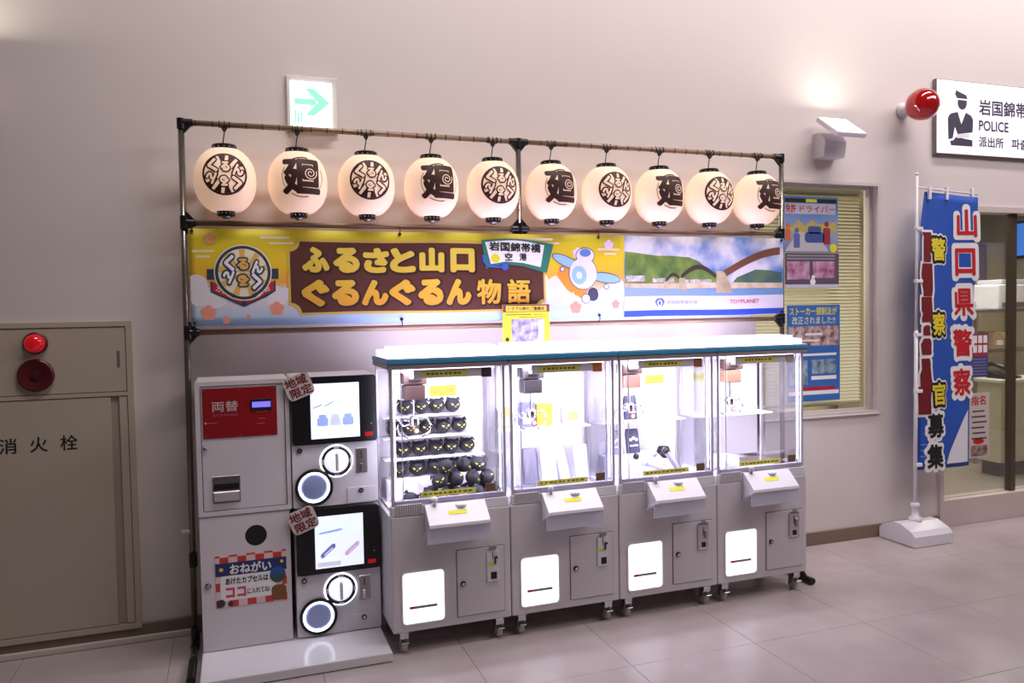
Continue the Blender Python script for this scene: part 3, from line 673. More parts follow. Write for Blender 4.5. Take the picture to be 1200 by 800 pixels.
for a in ((-.18, -.08, 1.905, 1.917), (-.165, -.10, 1.88, 1.89), (.13, .27, 1.972, 1.984), (.17, .29, 1.945, 1.955), (1.47, 1.68, 1.985, 1.997), (1.55, 1.72, 1.965, 1.975), (1.95, 2.09, 1.93, 1.942), (1.99, 2.07, 1.905, 1.917)):
    bp('stripe_print', [rrect(*a, .005)], mat('banner_pale_stripe', (236, 220, 180), .6), layer=.3)
def flower(cx, cz, r_): return [circ(cx+r_*.55*math.cos(2*PI*k/5+.3), cz+r_*.55*math.sin(2*PI*k/5+.3), r_*.5, 14) for k in range(5)]
for a in ((-.10, 1.97, .03), (.30, 1.90, .018)): bp('flower_print', flower(*a), mat('flower_peach', (226, 168, 96), .6), layer=.6)
for a in ((-.115, 1.615, .035), (.20, 1.635, .034), (-.035, 1.58, .018), (.065, 1.595, .012), (1.81, 1.615, .035), (2.065, 1.63, .024)): bp('flower_print', flower(*a), mat('flower_coral', (236, 150, 128), .6), layer=.6)
for a in ((1.83, 1.915, .03), (2.02, 1.96, .03), (1.62, 1.83, .018)): bp('flower_print', flower(*a), mat('flower_pink', (240, 214, 226), .6), layer=.6)
for q_ in ([[(.245, 1.73), (.30, 1.72), (.33, 1.78), (.31, 1.84), (.26, 1.83), (.25, 1.80)], [(1.70, 1.79), (1.76, 1.71), (1.86, 1.66), (1.90, 1.73), (1.87, 1.80), (1.82, 1.86), (1.72, 1.84)]]): bp('orange_burst', [q_], mat('banner_orange', (234, 150, 50), .6), layer=.35)
# round emblem with ribbon
NAV = mat('emblem_navy', (40, 62, 84), .6); CRM = mat('emblem_cream', (236, 224, 190), .6); PRD = mat('emblem_red', (190, 36, 36), .6)
ex_, ez_ = .047, 1.808
for q_ in ([[(ex_-.165, 1.775), (ex_-.095, 1.775), (ex_-.095, 1.825), (ex_-.165, 1.825), (ex_-.147, 1.80)], [(ex_+.165, 1.775), (ex_+.147, 1.80), (ex_+.165, 1.825), (ex_+.095, 1.825), (ex_+.095, 1.775)]]): bp('ribbon_tail', [q_], NAV, layer=1)
bp('ribbon_edge', [[(ex_-.15, 1.715), (ex_, 1.645), (ex_+.15, 1.715), (ex_+.15, 1.768), (ex_, 1.70), (ex_-.15, 1.768)]], NAV, layer=1.4)
bp('ribbon', [[(ex_-.14, 1.718), (ex_-.012, 1.66), (ex_-.012, 1.706), (ex_-.14, 1.762)], [(ex_+.012, 1.66), (ex_+.14, 1.718), (ex_+.14, 1.762), (ex_+.012, 1.706)]], PRD, layer=1.8)
bt('カプセル', ex_-.128, ex_-.02, 1.698, 1.724, PRINTW, layer=2.4, bold=.02, rot=-.42); bt('商店街', ex_+.025, ex_+.125, 1.698, 1.724, PRINTW, layer=2.4, bold=.01, rot=.42)
bp('emblem_rim', [circ(ex_, ez_, .134, 44)], CRM, layer=2.2)
bp('emblem_disc', [circ(ex_, ez_, .128, 44)], NAV, layer=2.8)
bp('emblem_face', [circ(ex_, ez_, .114, 44)], CRM, layer=3.4)
rays_ = bp('emblem_rays', [[(ex_, ez_), (ex_+.113*math.cos(a-.13), ez_+.113*math.sin(a-.13)), (ex_+.113*math.cos(a+.13), ez_+.113*math.sin(a+.13))] for a in [2*PI*k/9+.2 for k in range(9)]], mat('emblem_gold', (226, 176, 84), .6), layer=4); stuff(rays_)
for ch, gx, gz, gw, gh, mf in (('く', -.062, .045, .05, .085, PRINTW), ('る', .0, .04, .055, .058, MATS['emblem_gold']), ('ん', .066, .025, .058, .066, PRINTW)):
    for f_ in (0, 1):
        cx, cz = (ex_+gx, ez_+gz) if not f_ else (ex_-gx, ez_-gz)
        bt(ch, cx-gw*.62, cx+gw*.62, cz-gh*.60, cz+gh*.60, NAV, layer=4.8, bold=.16, rot=PI*f_); bt(ch, cx-gw*.47, cx+gw*.47, cz-gh*.47, cz+gh*.47, mf, layer=5.6, bold=.06, rot=PI*f_)
# brown title board
def notched(x0, x1, z0, z1, r_, nr=8):
    out = []
    for cx, cz, a0 in ((x0, z0, 90), (x1, z0, 180), (x1, z1, 270), (x0, z1, 0)):
        out += [(cx+r_*math.cos(math.radians(a0-90*k/nr)), cz+r_*math.sin(math.radians(a0-90*k/nr))) for k in range(nr+1)]
    return out
bp('title_board_edge', [notched(.257, 1.632, 1.600, 1.972, .05)], mat('banner_gold_edge', (214, 180, 84), .6), layer=1, fine=.1)
bp('title_board', [notched(.269, 1.620, 1.612, 1.960, .05)], mat('banner_brown', (84, 40, 30), .6, noise=.12, scale=3), layer=1.7, fine=.1)
GOLD = ramp_mat('banner_gold_text', [(0, (222, 150, 44)), (.5, (224, 188, 60)), (1, (228, 204, 80))], 'Z', .07, .40)
SHD = mat('banner_text_shadow', (46, 18, 14), .6)
def goldline(s_, xs, z0, z1, w_):
    for ch, x in zip(s_, xs):
        hv = .032 if ch in '物語' else .075
        bt(ch, x-w_*.54, x+w_*.60, z0-.012, z1+.004, SHD, layer=2.3, bold=hv+.03); bt(ch, x-w_/2, x+w_/2, z0, z1, GOLD, layer=3.2, bold=hv)
goldline('ふるさと山口', (.393, .545, .696, .833, .987, 1.155), 1.806, 1.935, .135)
goldline('ぐるんぐるん物語', (.388, .536, .687, .829, .979, 1.132, 1.299, 1.471), 1.640, 1.772, .138)
# airport scroll and strap
GRN = mat('scroll_green', (44, 120, 100), .6)
bp('scroll_edge', [[(1.262, 1.980)]+[(1.262+.42*k/10, 1.980+.020*math.sin(PI*k/10)-.018*k/10) for k in range(1, 11)]+[(1.640, 1.806), (1.60, 1.815), (1.5, 1.842), (1.4, 1.852), (1.31, 1.838), (1.285, 1.826)]], GRN, layer=4.2, fine=.08)
bp('scroll_face', [[(1.282, 1.970)]+[(1.282+.345*k/10, 1.970+.018*math.sin(PI*k/10)-.012*k/10) for k in range(1, 11)]+[(1.603, 1.838), (1.5, 1.860), (1.4, 1.868), (1.312, 1.852)]], PRINTW, layer=5, fine=.08)
bt('岩国錦帯橋', 1.305, 1.605, 1.920, 1.970, PRINTK, layer=5.8, bold=.03, rot=-.03); bt('空', 1.392, 1.436, 1.872, 1.914, PRINTK, layer=5.8, bold=.03); bt('港', 1.476, 1.520, 1.872, 1.914, PRINTK, layer=5.8, bold=.03)
bp('scroll_seal', [circ(1.338, 1.884, .024, 18)], YEL, layer=5.6)
bp('scroll_strap', [[(1.262, 1.90), (1.275, 1.90), (1.282, 1.865), (1.31, 1.845), (1.375, 1.842), (1.375, 1.832), (1.305, 1.834), (1.27, 1.858)], circ(1.392, 1.838, .020, 16)], mat('strap_blue', (60, 90, 200), .6), layer=5.4)
# little propeller plane (no pilot)
PLW = mat('plane_white', (228, 226, 238), .6); PLB = mat('plane_blue', (150, 194, 234), .6); PLK = mat('plane_line', (60, 66, 110), .6)
def ell(cx, cz, a, b_, ro, n=28): return [(cx+a*math.cos(t_)*math.cos(ro)-b_*math.sin(t_)*math.sin(ro), cz+a*math.cos(t_)*math.sin(ro)+b_*math.sin(t_)*math.cos(ro)) for t_ in [2*PI*k/n for k in range(n)]]
bp('plane_outline', [ell(1.765, 1.865, .098, .030, -.42), ell(2.0, 1.775, .098, .030, -.12), ell(1.86, 1.80, .088, .092, 0), ell(1.873, 1.90, .058, .045, 0), circ(1.875, 1.665, .028), circ(1.92, 1.685, .034), circ(1.735, 1.825, .015), circ(2.005, 1.725, .017)], PLK, layer=1)
bp('plane_wing', [ell(1.765, 1.865, .093, .0255, -.42), ell(2.0, 1.775, .093, .0255, -.12)], PLB, layer=1.6)
bp('plane_body', [ell(1.86, 1.80, .084, .088, 0), ell(1.873, 1.90, .054, .041, 0), circ(1.875, 1.665, .024), circ(1.735, 1.825, .011), circ(2.005, 1.725, .013)], PLW, layer=2)
bp('plane_nose', [ell(1.835, 1.79, .045, .052, .2)], PLB, layer=2.6)
bp('plane_hub', [ell(1.835, 1.79, .018, .021, .2)], PLW, layer=3.0)
bp('plane_canopy', [ell(1.873, 1.915, .034, .022, 0)], mat('canopy_blue', (96, 130, 204), .6), layer=2.6)
bp('plane_wheel', [circ(1.922, 1.685, .026)], mat('plane_tyre', (70, 70, 92), .6), layer=2.4)
# bridge photograph on the right
X0 = SPLIT+.004
def bpr(*a, **k): return bp(*a, parent=right, **k)
HG = noise_mat('photo_hill_green', (70, 104, 52), (136, 160, 74), 9)
bpr('hill', [[(X0, 1.725), (2.80, 1.725), (2.70, 1.80), (2.62, 1.87), (2.55, 1.895), (2.42, 1.905), (2.33, 1.905), (2.25, 1.91), (2.15, 1.925), (X0, 1.925)]], HG, layer=.4)
bpr('far_hill', [[(2.84, 1.735), (3.21, 1.735), (3.21, 1.81), (3.12, 1.822), (3.02, 1.825), (2.94, 1.79), (2.88, 1.775)]], noise_mat('photo_hill_blue', (66, 92, 104), (96, 128, 90), 8), layer=.4)
bpr('town', [rect(X0+.01, 2.25, 1.755, 1.79), rect(2.30, 2.44, 1.75, 1.775), rect(2.50, 2.70, 1.745, 1.765)], noise_mat('photo_town', (150, 132, 120), (230, 224, 222), 30), layer=.6)
bpr('river_bank', [rect(X0, 3.215, 1.712, 1.745)], noise_mat('photo_bank', (196, 172, 140), (226, 208, 184), 12), layer=.7)
bpr('river', [[(X0, 1.672), (3.215, 1.672), (3.215, 1.712), (2.75, 1.705), (X0, 1.722)]], ramp_mat('photo_river', [(0, (150, 170, 206)), (1, (110, 150, 196))], 'X', .6, 1.7, noise=.3, nscale=14), layer=.9)
def archpoly(xa, xb, zb, h, t_, n=14):
    up_ = [(xa+(xb-xa)*k/n, zb+h*math.sin(PI*k/n)+t_*.5) for k in range(n+1)]; dn = [(xa+(xb-xa)*k/n, zb+h*math.sin(PI*k/n)-t_) for k in range(n+1)]
    return [dn[k:k+2]+[up_[k+1], up_[k]] for k in range(n)]
DBR = mat('photo_bridge_dark', (66, 52, 48), .6, noise=.1)
bpr('bridge_arch', archpoly(2.385, 2.49, 1.762, .038, .014)+archpoly(2.49, 2.735, 1.785, .058, .018), DBR, layer=1.2)
big = archpoly(2.785, 3.68, 1.80, .150, .030, 24)[:11]
bpr('bridge_arch', big, mat('photo_bridge_brown', (122, 76, 58), .6, noise=.1), layer=1.3)
for q_ in ([[(2.73, 1.69), (2.845, 1.69), (2.825, 1.745), (2.795, 1.80), (2.775, 1.815), (2.735, 1.815)], [(2.475, 1.70), (2.53, 1.70), (2.515, 1.775), (2.475, 1.775)], [(2.37, 1.71), (2.405, 1.71), (2.40, 1.755), (2.37, 1.755)]]): bpr('bridge_pier', [q_], MATS.setdefault('photo_stone', None) or MATS.update(photo_stone=noise_mat('photo_stone', (170, 152, 122), (206, 190, 160), 18)) or MATS['photo_stone'], layer=1.6)
bpr('caption_strip', [rect(X0-.004, 3.220, 1.590, 1.672)], mat('banner_caption', (220, 214, 232), .6), layer=1)
bpr('blue_edge', [rect(X0-.004, 3.220, 1.5545, 1.590)], mat('banner_blue_edge', (44, 76, 190), .6), layer=1)
LB = mat('logo_blue', (84, 108, 196), .6)
bpr('logo_mark', ringpolys(2.345, 1.632, .018, .026, 20, math.radians(-60), math.radians(240))+[ell(2.325, 1.645, .018, .006, .9), ell(2.365, 1.645, .018, .006, -.9), ell(2.345, 1.63, .008, .012, 0)], LB, layer=1.8)
bt('岩国錦帯橋空港', 2.39, 2.60, 1.622, 1.645, mat('logo_pale_blue', (150, 160, 214), .6), parent=right, layer=1.8)
bt('TOYPLANET', 2.825, 3.045, 1.624, 1.648, mat('logo_red', (188, 70, 80), .6), parent=right, layer=1.8, bold=.02)
# eyelets and ties
for x in (-.18, .82, 1.955, 3.205):
    for z, dz in ((2.006, 1), (1.567, -1)):
        e_ = MB().lathe([(.009, 0), (.009, .003), (.005, .003), (.005, 0)], (x, BY-.004, z), 14, 'Y').build('eyelet', CHROME, BN)
        MB().tube([(x, BY-.006, z), (x+.002, BY-.010, z+dz*.02), (x+.004, FY-.016, z+dz*.04), (x+.004, FY+.004, z+dz*.046)], .0026, 6).build('tie', BLACKM, e_)

# ------------------------------------------------------------------ yellow notice hung on the lower pipe
NT = thing('trouble_notice', 'yellow notice board with purple header and photo, hung below the banner', 'sign', (1.51, -.225, 1.426))
NY = -.225
nb_ = MB().box(1.366, 1.640, NY, NY+.004, 1.426, 1.634, .0015, 1).build('notice_panel', YEL, NT)
flatprint('notice_border', [rect(1.3675, 1.6385, 1.592, 1.6325)], mat('notice_purple', (120, 30, 70), .6), nb_, NY-.0008)
flatprint('notice_title_ground', [rect(1.385, 1.622, 1.596, 1.626)], mat('notice_gold', (222, 196, 60), .6), nb_, NY-.0014)
letters('lettering', 'トラブル時のご連絡先', 1.398, 1.610, 1.600, 1.622, PRINTK, nb_, NY-.0020, .02)
flatprint('small_rows', [rect(1.385, 1.53, 1.575, 1.581), rect(1.545, 1.60, 1.576, 1.580), rect(1.46, 1.62, 1.563, 1.567)], mat('notice_text', (120, 110, 40), .6), nb_, NY-.0008)
flatprint('photo', [rect(1.415, 1.605, 1.432, 1.555)], noise_mat('notice_photo_print', (96, 92, 124), (186, 182, 200), 26), nb_, NY-.0008)
flatprint('photo_side', [rect(1.572, 1.603, 1.45, 1.55)], PRINTW, nb_, NY-.0012)
flatprint('round_mark', [circ(1.391, 1.445, .012, 16)], PRINTK, nb_, NY-.0008)
for x in (1.40, 1.60): MB().tube([(x, NY+.002, 1.625), (x, NY+.012, 1.60), (x, FY-.016, 1.545), (x, FY-.014, 1.51)], .002, 6).build('hanger', BLACKM, NT)

# ------------------------------------------------------------------ change machine and capsule cabinets
GF = -.40   # front plane
BP = thing('low_platform', 'white glossy base plate under the capsule machines', 'base', (.23, -.5, 0))
MB().box(-.185, .640, -.712, -.06, .003, .046, .005, 2).build('base_plate', WHITE2, BP)
MB().box(-.178, .633, -.705, -.07, 0, .003).build('base_pad', BLACKM, BP)
G = thing('change_machine', 'white coin change machine with a red panel, on top of the recycling box', 'change machine', (.025, -.23, .678))
MB().box(-.181, .232, GF+.012, -.08, .678, 1.300, .006, 2).build('body', WHITE, G)
MB().ring(rrect(-.181, .232, .679, 1.300, .008), rrect(-.160, .213, .700, 1.280, .008), GF-.004, GF+.0118).build('door_frame', WHITE, G)
dp = MB().box(-.157, .210, GF, GF+.0118, .703, 1.277, .002, 1).build('front_door', WHITE, G)
MB().box(-.1605, .2135, GF+.007, GF+.0118, .6995, 1.2805).build('door_gap', GAP, G)
rp = MB().box(-.150, .176, GF-.004, GF, 1.038, 1.268, .001, 1).build('red_panel', mat('red_acrylic', (150, 18, 28), .16, noise=.04, coat=.5), dp)
letters('lettering', '両替', -.110, .005, 1.160, 1.208, mat('panel_pale', (214, 190, 190), .5), rp, GF-.0046, .01)
letters('lettering', 'EXCHANGE', -.105, .003, 1.139, 1.149, mat('panel_dim', (170, 110, 112), .5), rp, GF-.0046, 0)
MB().box(.060, .154, GF-.010, GF-.004, 1.158, 1.212, .002, 1).build('display_case', BLACKM, rp)
MB().box(.066, .148, GF-.0106, GF-.0099, 1.172, 1.198).build('display', mat('lcd_violet', (90, 80, 200), .3, noise=0, em=(120, 110, 255), ems=1.2), rp)
for x, z in ((-.14, 1.258), (.013, 1.258), (.166, 1.258), (-.14, 1.048), (.013, 1.048), (.166, 1.048)):
    MB().cyl((x, GF-.004, z), (x, GF-.007, z), .004, .004, 10).build('screw', CHROME, rp)
flatprint('small_rows', [rect(-.135, -.09, 1.108, 1.111), rect(.085, .135, 1.148, 1.151), rect(.095, .125, 1.118, 1.121), rect(.085, .12, 1.094, 1.097)], MATS['panel_dim'], rp, GF-.0046)
MB().box(-.142, -.136, GF-.0065, GF-.004, 1.107, 1.113).build('status_led', PRINTW, rp)
kn = MB().lathe([(.010, 0), (.010, .006), (.006, .012), (.0001, .013)], (-.143, GF, .995), 18, 'Y').build('door_lock', STEEL, dp, True)
cu = MB().box(-.117, .004, GF-.003, GF, .736, .862, .002, 1).build('coin_tray_plate', STEEL, dp)
MB().box(-.112, -.001, GF-.0036, GF-.003, .800, .826).build('coin_tray_mouth', BLACKM, cu)
MB().prism_x([(GF-.003, .745), (GF-.028, .790), (GF-.024, .795), (GF-.003, .755)], -.112, -.001).build('coin_tray_lip', STEEL, cu)
RB = thing('capsule_recycling_box', 'white capsule recycling box with a round hole and printed sticker', 'recycling box', (.02, -.23, .047))
bb = MB().box(-.181, .222, GF+.012, -.08, .047, .676, .006, 2).build('body', WHITE, RB)
# front plate with a real round hole
pl_ = MB(); N_ = 32; hc = (.066, .570); hr = .049
outer = []
for k in range(N_):
    a = 2*PI*k/N_; dx, dz = math.cos(a), math.sin(a)
    tx = ((.220-hc[0]) if dx > 0 else (-.179-hc[0]))/dx if abs(dx) > 1e-6 else 9
    tz = ((.674-hc[1]) if dz > 0 else (.050-hc[1]))/dz if abs(dz) > 1e-6 else 9
    t_ = min(tx, tz); outer.append((hc[0]+dx*t_, hc[1]+dz*t_))
for cor in ((.220, .674), (-.179, .674), (-.179, .050), (.220, .050)):
    i_ = min(range(N_), key=lambda q: (outer[q][0]-cor[0])**2+(outer[q][1]-cor[1])**2); outer[i_] = cor
pl_.ring(outer, circ(hc[0], hc[1], hr, N_), GF, GF+.0118)
fp_ = pl_.build('front_door', WHITE, RB)
MB().lathe([(.0488, 0), (.047, -.012), (.0001, -.0121)], (hc[0], GF+.0005, hc[1]), 28, 'Y').build('hole_liner', BLACKM, RB)
lk_ = MB().lathe([(.013, 0), (.013, .005), (.010, .008), (.0001, .008)], (-.150, GF, .357), 20, 'Y').build('lock_rim', BLACK, fp_)
MB().lathe([(.009, .0), (.009, .0095), (.0001, .0098)], (-.150, GF, .357), 16, 'Y').build('lock_core', CHROME, lk_)
SK = MB().box(-.117, .199, GF-.0015, GF, .248, .490).build('printed_sticker', checker_mat('sticker_gingham', (196, 60, 54), (226, 196, 196), .0395), RB)
sy = GF-.0022
flatprint('blue_band', [rect(-.117, .199, .395, .455)], mat('sticker_navy', (40, 48, 104), .55, noise=.05), SK, sy)
letters('lettering', 'おねがい', -.055, .130, .400, .448, PRINTW, SK, sy-.0006, .03)
flatprint('white_ground', [rrect(-.098, .150, .278, .394, .008)], PRINTW, SK, sy)
letters('lettering', 'あけたカプセルは', -.075, .115, .352, .384, PRINTK, SK, sy-.0006, .03)
letters('lettering', 'ココ', -.075, .015, .290, .338, mat('sticker_pink', (206, 70, 100), .55), SK, sy-.0006, .05)
letters('lettering', 'に入れてね!', .020, .122, .298, .326, PRINTK, SK, sy-.0006, .02)
flatprint('blue_capsule', [circ(.158, .375, .036, 24)], mat('sticker_blue', (50, 84, 150), .5), SK, sy-.0006)
flatprint('green_capsule', [[(.122, .372)]+arc(.158, .372, .036, 180, 360, 12)], mat('sticker_green', (52, 84, 70), .5), SK, sy-.0012)
flatprint('brown_patch', [rrect(.128, .196, .252, .325, .022)], mat('sticker_brown', (128, 80, 40), .6, noise=.08), SK, sy-.0006)
flatprint('dark_capsule', [circ(-.097, .268, .019, 18), circ(-.055, .262, .012, 16)], mat('sticker_dark', (60, 50, 62), .5), SK, sy-.0006)
flatprint('star', [circ(-.092, .425, .009, 10), circ(.178, .435, .008, 10)], MATS['flag_yellow'], SK, sy-.0006)

SCRA = ramp_mat('capsule_screen_image', [(0, (214, 224, 250)), (.5, (240, 244, 255)), (1, (226, 236, 255))], 'Z', 0, .6, noise=.3, nscale=8, em=.85)
RINGL = mat('ring_led', (240, 244, 255), .3, noise=0, em=(226, 232, 255), ems=4.5)
def capsule_machine(z0, z1, label, xL, pic):
    xR = .645
    t_ = thing('capsule_machine', label, 'capsule machine', ((xL+xR)/2, -.23, z0), 'stacked capsule machines')
    MB().box(xL, xR, GF+.006, -.09, z0, z1, .008, 2).build('body', WHITE, t_)
    zs = z0+.305
    fr = MB().prism(rrect(xL+.002, xR-.002, z0+.003, zs-.001, .012), GF-.002, GF+.0058).build('front_panel', WHITE2, t_)
    sc = MB().prism(rrect(xL+.005, xR-.002, zs, z1-.001, .016), GF-.014, GF+.0058).build('screen_bezel', BLACK, t_)
    sx0, sx1, sz0, sz1 = xL+.092, xL+.322, zs+.026, z1-.034
    scr = MB().box(sx0, sx1, GF-.0148, GF-.0142, sz0, sz1).build('screen', SCRA, sc)
    y = GF-.0154; SB = mat('screen_blue', (150, 170, 230), .4, noise=0, em=(150, 170, 235), ems=.7); SG = mat('screen_grey', (200, 206, 222), .4, noise=0, em=(196, 202, 222), ems=.75)
    if pic == 'bags':
        for k, mm in enumerate((SB, SG, SB)):
            cx = sx0+.055+k*.06; ps = [rrect(cx-.026, cx+.026, sz0+.06, sz0+.10, .008), rrect(cx-.018, cx+.018, sz0+.10, sz0+.115, .006)]
            flatprint('screen_picture', ps, mm, scr, y-.0002*k)
        flatprint('screen_line', [[(sx0+.01, sz1-.115), (sx0+.055, sz1-.098), (sx0+.055, sz1-.101), (sx0+.01, sz1-.118)], [(sx0+.065, sz1-.108), (sx0+.11, sz1-.085), (sx0+.11, sz1-.088), (sx0+.065, sz1-.111)]], NAVY, scr, y)
    else:
        def cap_(cx, cz, mm):
            flatprint('screen_picture', [[(cx-.035, cz-.03), (cx-.025, cz-.036), (cx+.035, cz+.012), (cx+.035, cz+.03), (cx+.02, cz+.03), (cx-.035, cz-.018)]], mm, scr, y)
            flatprint('screen_line', [[(cx-.02, cz-.018), (cx-.015, cz-.024), (cx+.024, cz+.008), (cx+.02, cz+.014)]], SG, scr, y-.0004)
        cap_(sx0+.06, sz0+.085, mat('screen_indigo', (110, 110, 180), .4, noise=0, em=(110, 110, 190), ems=.6)); cap_(sx0+.175, sz0+.085, mat('screen_rose', (206, 170, 206), .4, noise=0, em=(206, 170, 206), ems=.7))
        flatprint('screen_picture', [[(sx0+.02, sz1-.078), (sx0+.12, sz1-.065), (sx0+.135, sz1-.07), (sx0+.12, sz1-.076), (sx0+.02, sz1-.086)]], SB, scr, y)
        flatprint('screen_strip', [rect(sx0+.01, sx0+.12, sz0+.008, sz0+.03)], SG, scr, y)
    MB().box(xR-.062, xR-.024, GF-.0146, GF-.0138, zs+.025, zs+.045, .001, 1).build('status_light', mat('red_display', (150, 10, 20), .3, noise=0, em=(220, 16, 24), ems=.35), sc)
    MB().ball((xR-.03, GF-.014, zs+.085), .0022, u=8, v=6).build('status_light', PRINTW, sc)
    kx, kz = xL+.208, z0+.217
    kr = MB().lathe([(.073, 0), (.073, .008), (.066, .012), (.060, .008), (.058, 0)], (kx, GF-.002, kz), 44, 'Y').build('dial_rim', BLACK, fr)
    MB().lathe([(.0785, 0), (.0785, .003), (.0735, .004), (.0735, 0)], (kx, GF-.002, kz), 44, 'Y').build('dial_glow', RINGL, kr)
    for a in range(4): MB().box(kx-.012, kx+.012, GF-.0155, GF-.0135, kz+.0625, kz+.0690, rot=rotm(90*a, 'Y'), piv=(kx, GF-.014, kz)).build('dial_tick', PRINTW, kr)
    di = MB().lathe([(.057, 0), (.056, .008), (.04, .016), (.0001, .018)], (kx, GF-.002, kz), 40, 'Y').build('dial_face', mat('dial_lit', (226, 228, 240), .3, noise=0, em=(240, 242, 255), ems=.9), kr, True)
    MB().box(kx-.007, kx+.007, GF-.045, GF-.016, kz-.042, kz+.042, .005, 2).build('dial_grip', mat('dial_grip', (232, 230, 232), .25), di)
    rx, rz = xL+.100, z0+.098
    rr = MB().lathe([(.089, 0), (.089, .010), (.082, .014), (.074, .010), (.073, 0)], (rx, GF-.002, rz), 44, 'Y').build('outlet_rim', BLACK, fr)
    MB().lathe([(.0728, 0), (.0728, .008), (.064, .006), (.063, 0)], (rx, GF-.002, rz), 44, 'Y').build('outlet_glow', RINGL, rr)
    MB().lathe([(.0632, 0), (.0632, .003), (.05, .006), (.0001, .010)], (rx, GF-.002, rz), 40, 'Y').build('outlet_flap', mat('outlet_blue', (158, 172, 218), .12, noise=.05, coat=.5), rr, True)
    cm = MB().box(xR-.108, xR-.052, GF-.007, GF-.002, z0+.150, z0+.272, .002, 1).build('coin_plate', STEEL, fr)
    MB().box(xR-.084, xR-.079, GF-.0078, GF-.007, z0+.222, z0+.258).build('coin_slot', BLACKM, cm)
    MB().box(xR-.088, xR-.076, GF-.013, GF-.007, z0+.158, z0+.200, .002, 1).build('return_lever', CHROME, cm)
    for dx in (-.104, -.056):
        for dz in (.155, .267): MB().cyl((xR+dx, GF-.007, z0+dz), (xR+dx, GF-.009, z0+dz), .003, .003, 8).build('screw', CHROME, cm)
    cbx = MB().box(xR-.153, xR-.004, GF-.0045, GF-.002, z0+.006, z0+.083, .001, 1).build('coin_box_door', WHITE2, fr)
    l1 = MB().lathe([(.012, 0), (.012, .006), (.0001, .007)], (xR-.086, GF-.0045, z0+.066-.002), 18, 'Y').build('lock', BLACK, cbx)
    MB().lathe([(.007, 0), (.007, .008), (.0001, .008)], (xR-.086, GF-.0045, z0+.064), 12, 'Y').build('lock_core', CHROME, l1)
    l2 = MB().lathe([(.012, 0), (.012, .006), (.0001, .007)], (xL+.038, GF-.002, z0+.278), 18, 'Y').build('lock', BLACK, fr)
    MB().lathe([(.007, 0), (.007, .008), (.0001, .008)], (xL+.038, GF-.002, z0+.278), 12, 'Y').build('lock_core', CHROME, l2)
    # limited-edition tag stuck over the bezel corner
    cx, cz = xL+.040, z1-.042; ro = .36
    def hexa(s_): return [(cx+s_*math.cos(PI/6*k*2+ro+.3)*(1.05 if k % 2 else .98), cz+s_*math.sin(PI/6*k*2+ro+.3)) for k in range(6)]
    tg = MB().prism([(cx+x*math.cos(ro)-z*math.sin(ro), cz+x*math.sin(ro)+z*math.cos(ro)) for x, z in rrect(-.064, .064, -.056, .056, .024, 3)], GF-.0185, GF-.0145).build('edition_tag', mat('tag_paper', (206, 192, 190), .6, noise=.03), t_)
    tm = mat('tag_ink', (112, 40, 30), .6, noise=.08)
    for s_, dx, dz in (('地域', -.004, .026), ('限定', .004, -.025)):
        ccx, ccz = cx+dx*math.cos(ro)-dz*math.sin(ro), cz+dx*math.sin(ro)+dz*math.cos(ro)
        letters('lettering', s_, ccx-.053, ccx+.053, ccz-.024, ccz+.024, tm, tg, GF-.0191, .03, rot=ro)
    return t_
capsule_machine(.674, 1.303, 'upper capsule machine, lit screen showing pale blue bags', .237, 'bags')
capsule_machine(.047, .664, 'lower capsule machine, lit screen showing two slanted clips', .241, 'clips')

# ------------------------------------------------------------------ claw machines
MX0, MY, PITCH, MWID, MDEP = .654, -.66, .588, .583, .40
LEDI = mat('cabinet_led_strip', (240, 240, 250), .4, noise=0, em=(226, 222, 255), ems=2.5)
INNER = mat('cabinet_inner_white', (236, 234, 242), .5, noise=.01)
BLUEB = mat('lid_blue_band', (64, 152, 196), .35, noise=.04)
GREYB = mat('lid_grey', (176, 160, 164), .45, noise=.03)
LAV = mat('lavender_rail', (184, 178, 206), .35, noise=.02)
MILK = haze('milky_plastic', (226, 226, 244), .55)
TOPW = mat('lit_topper', (240, 240, 250), .4, noise=0, em=(220, 206, 255), ems=6)
CHUTE = mat('lit_prize_window', (244, 244, 250), .3, noise=0, em=(240, 240, 255), ems=1.15)
MOTOR = mat('motor_brown', (50, 32, 30), .5, noise=.12)
ordm = ['leftmost', 'second from the left', 'third from the left', 'rightmost']
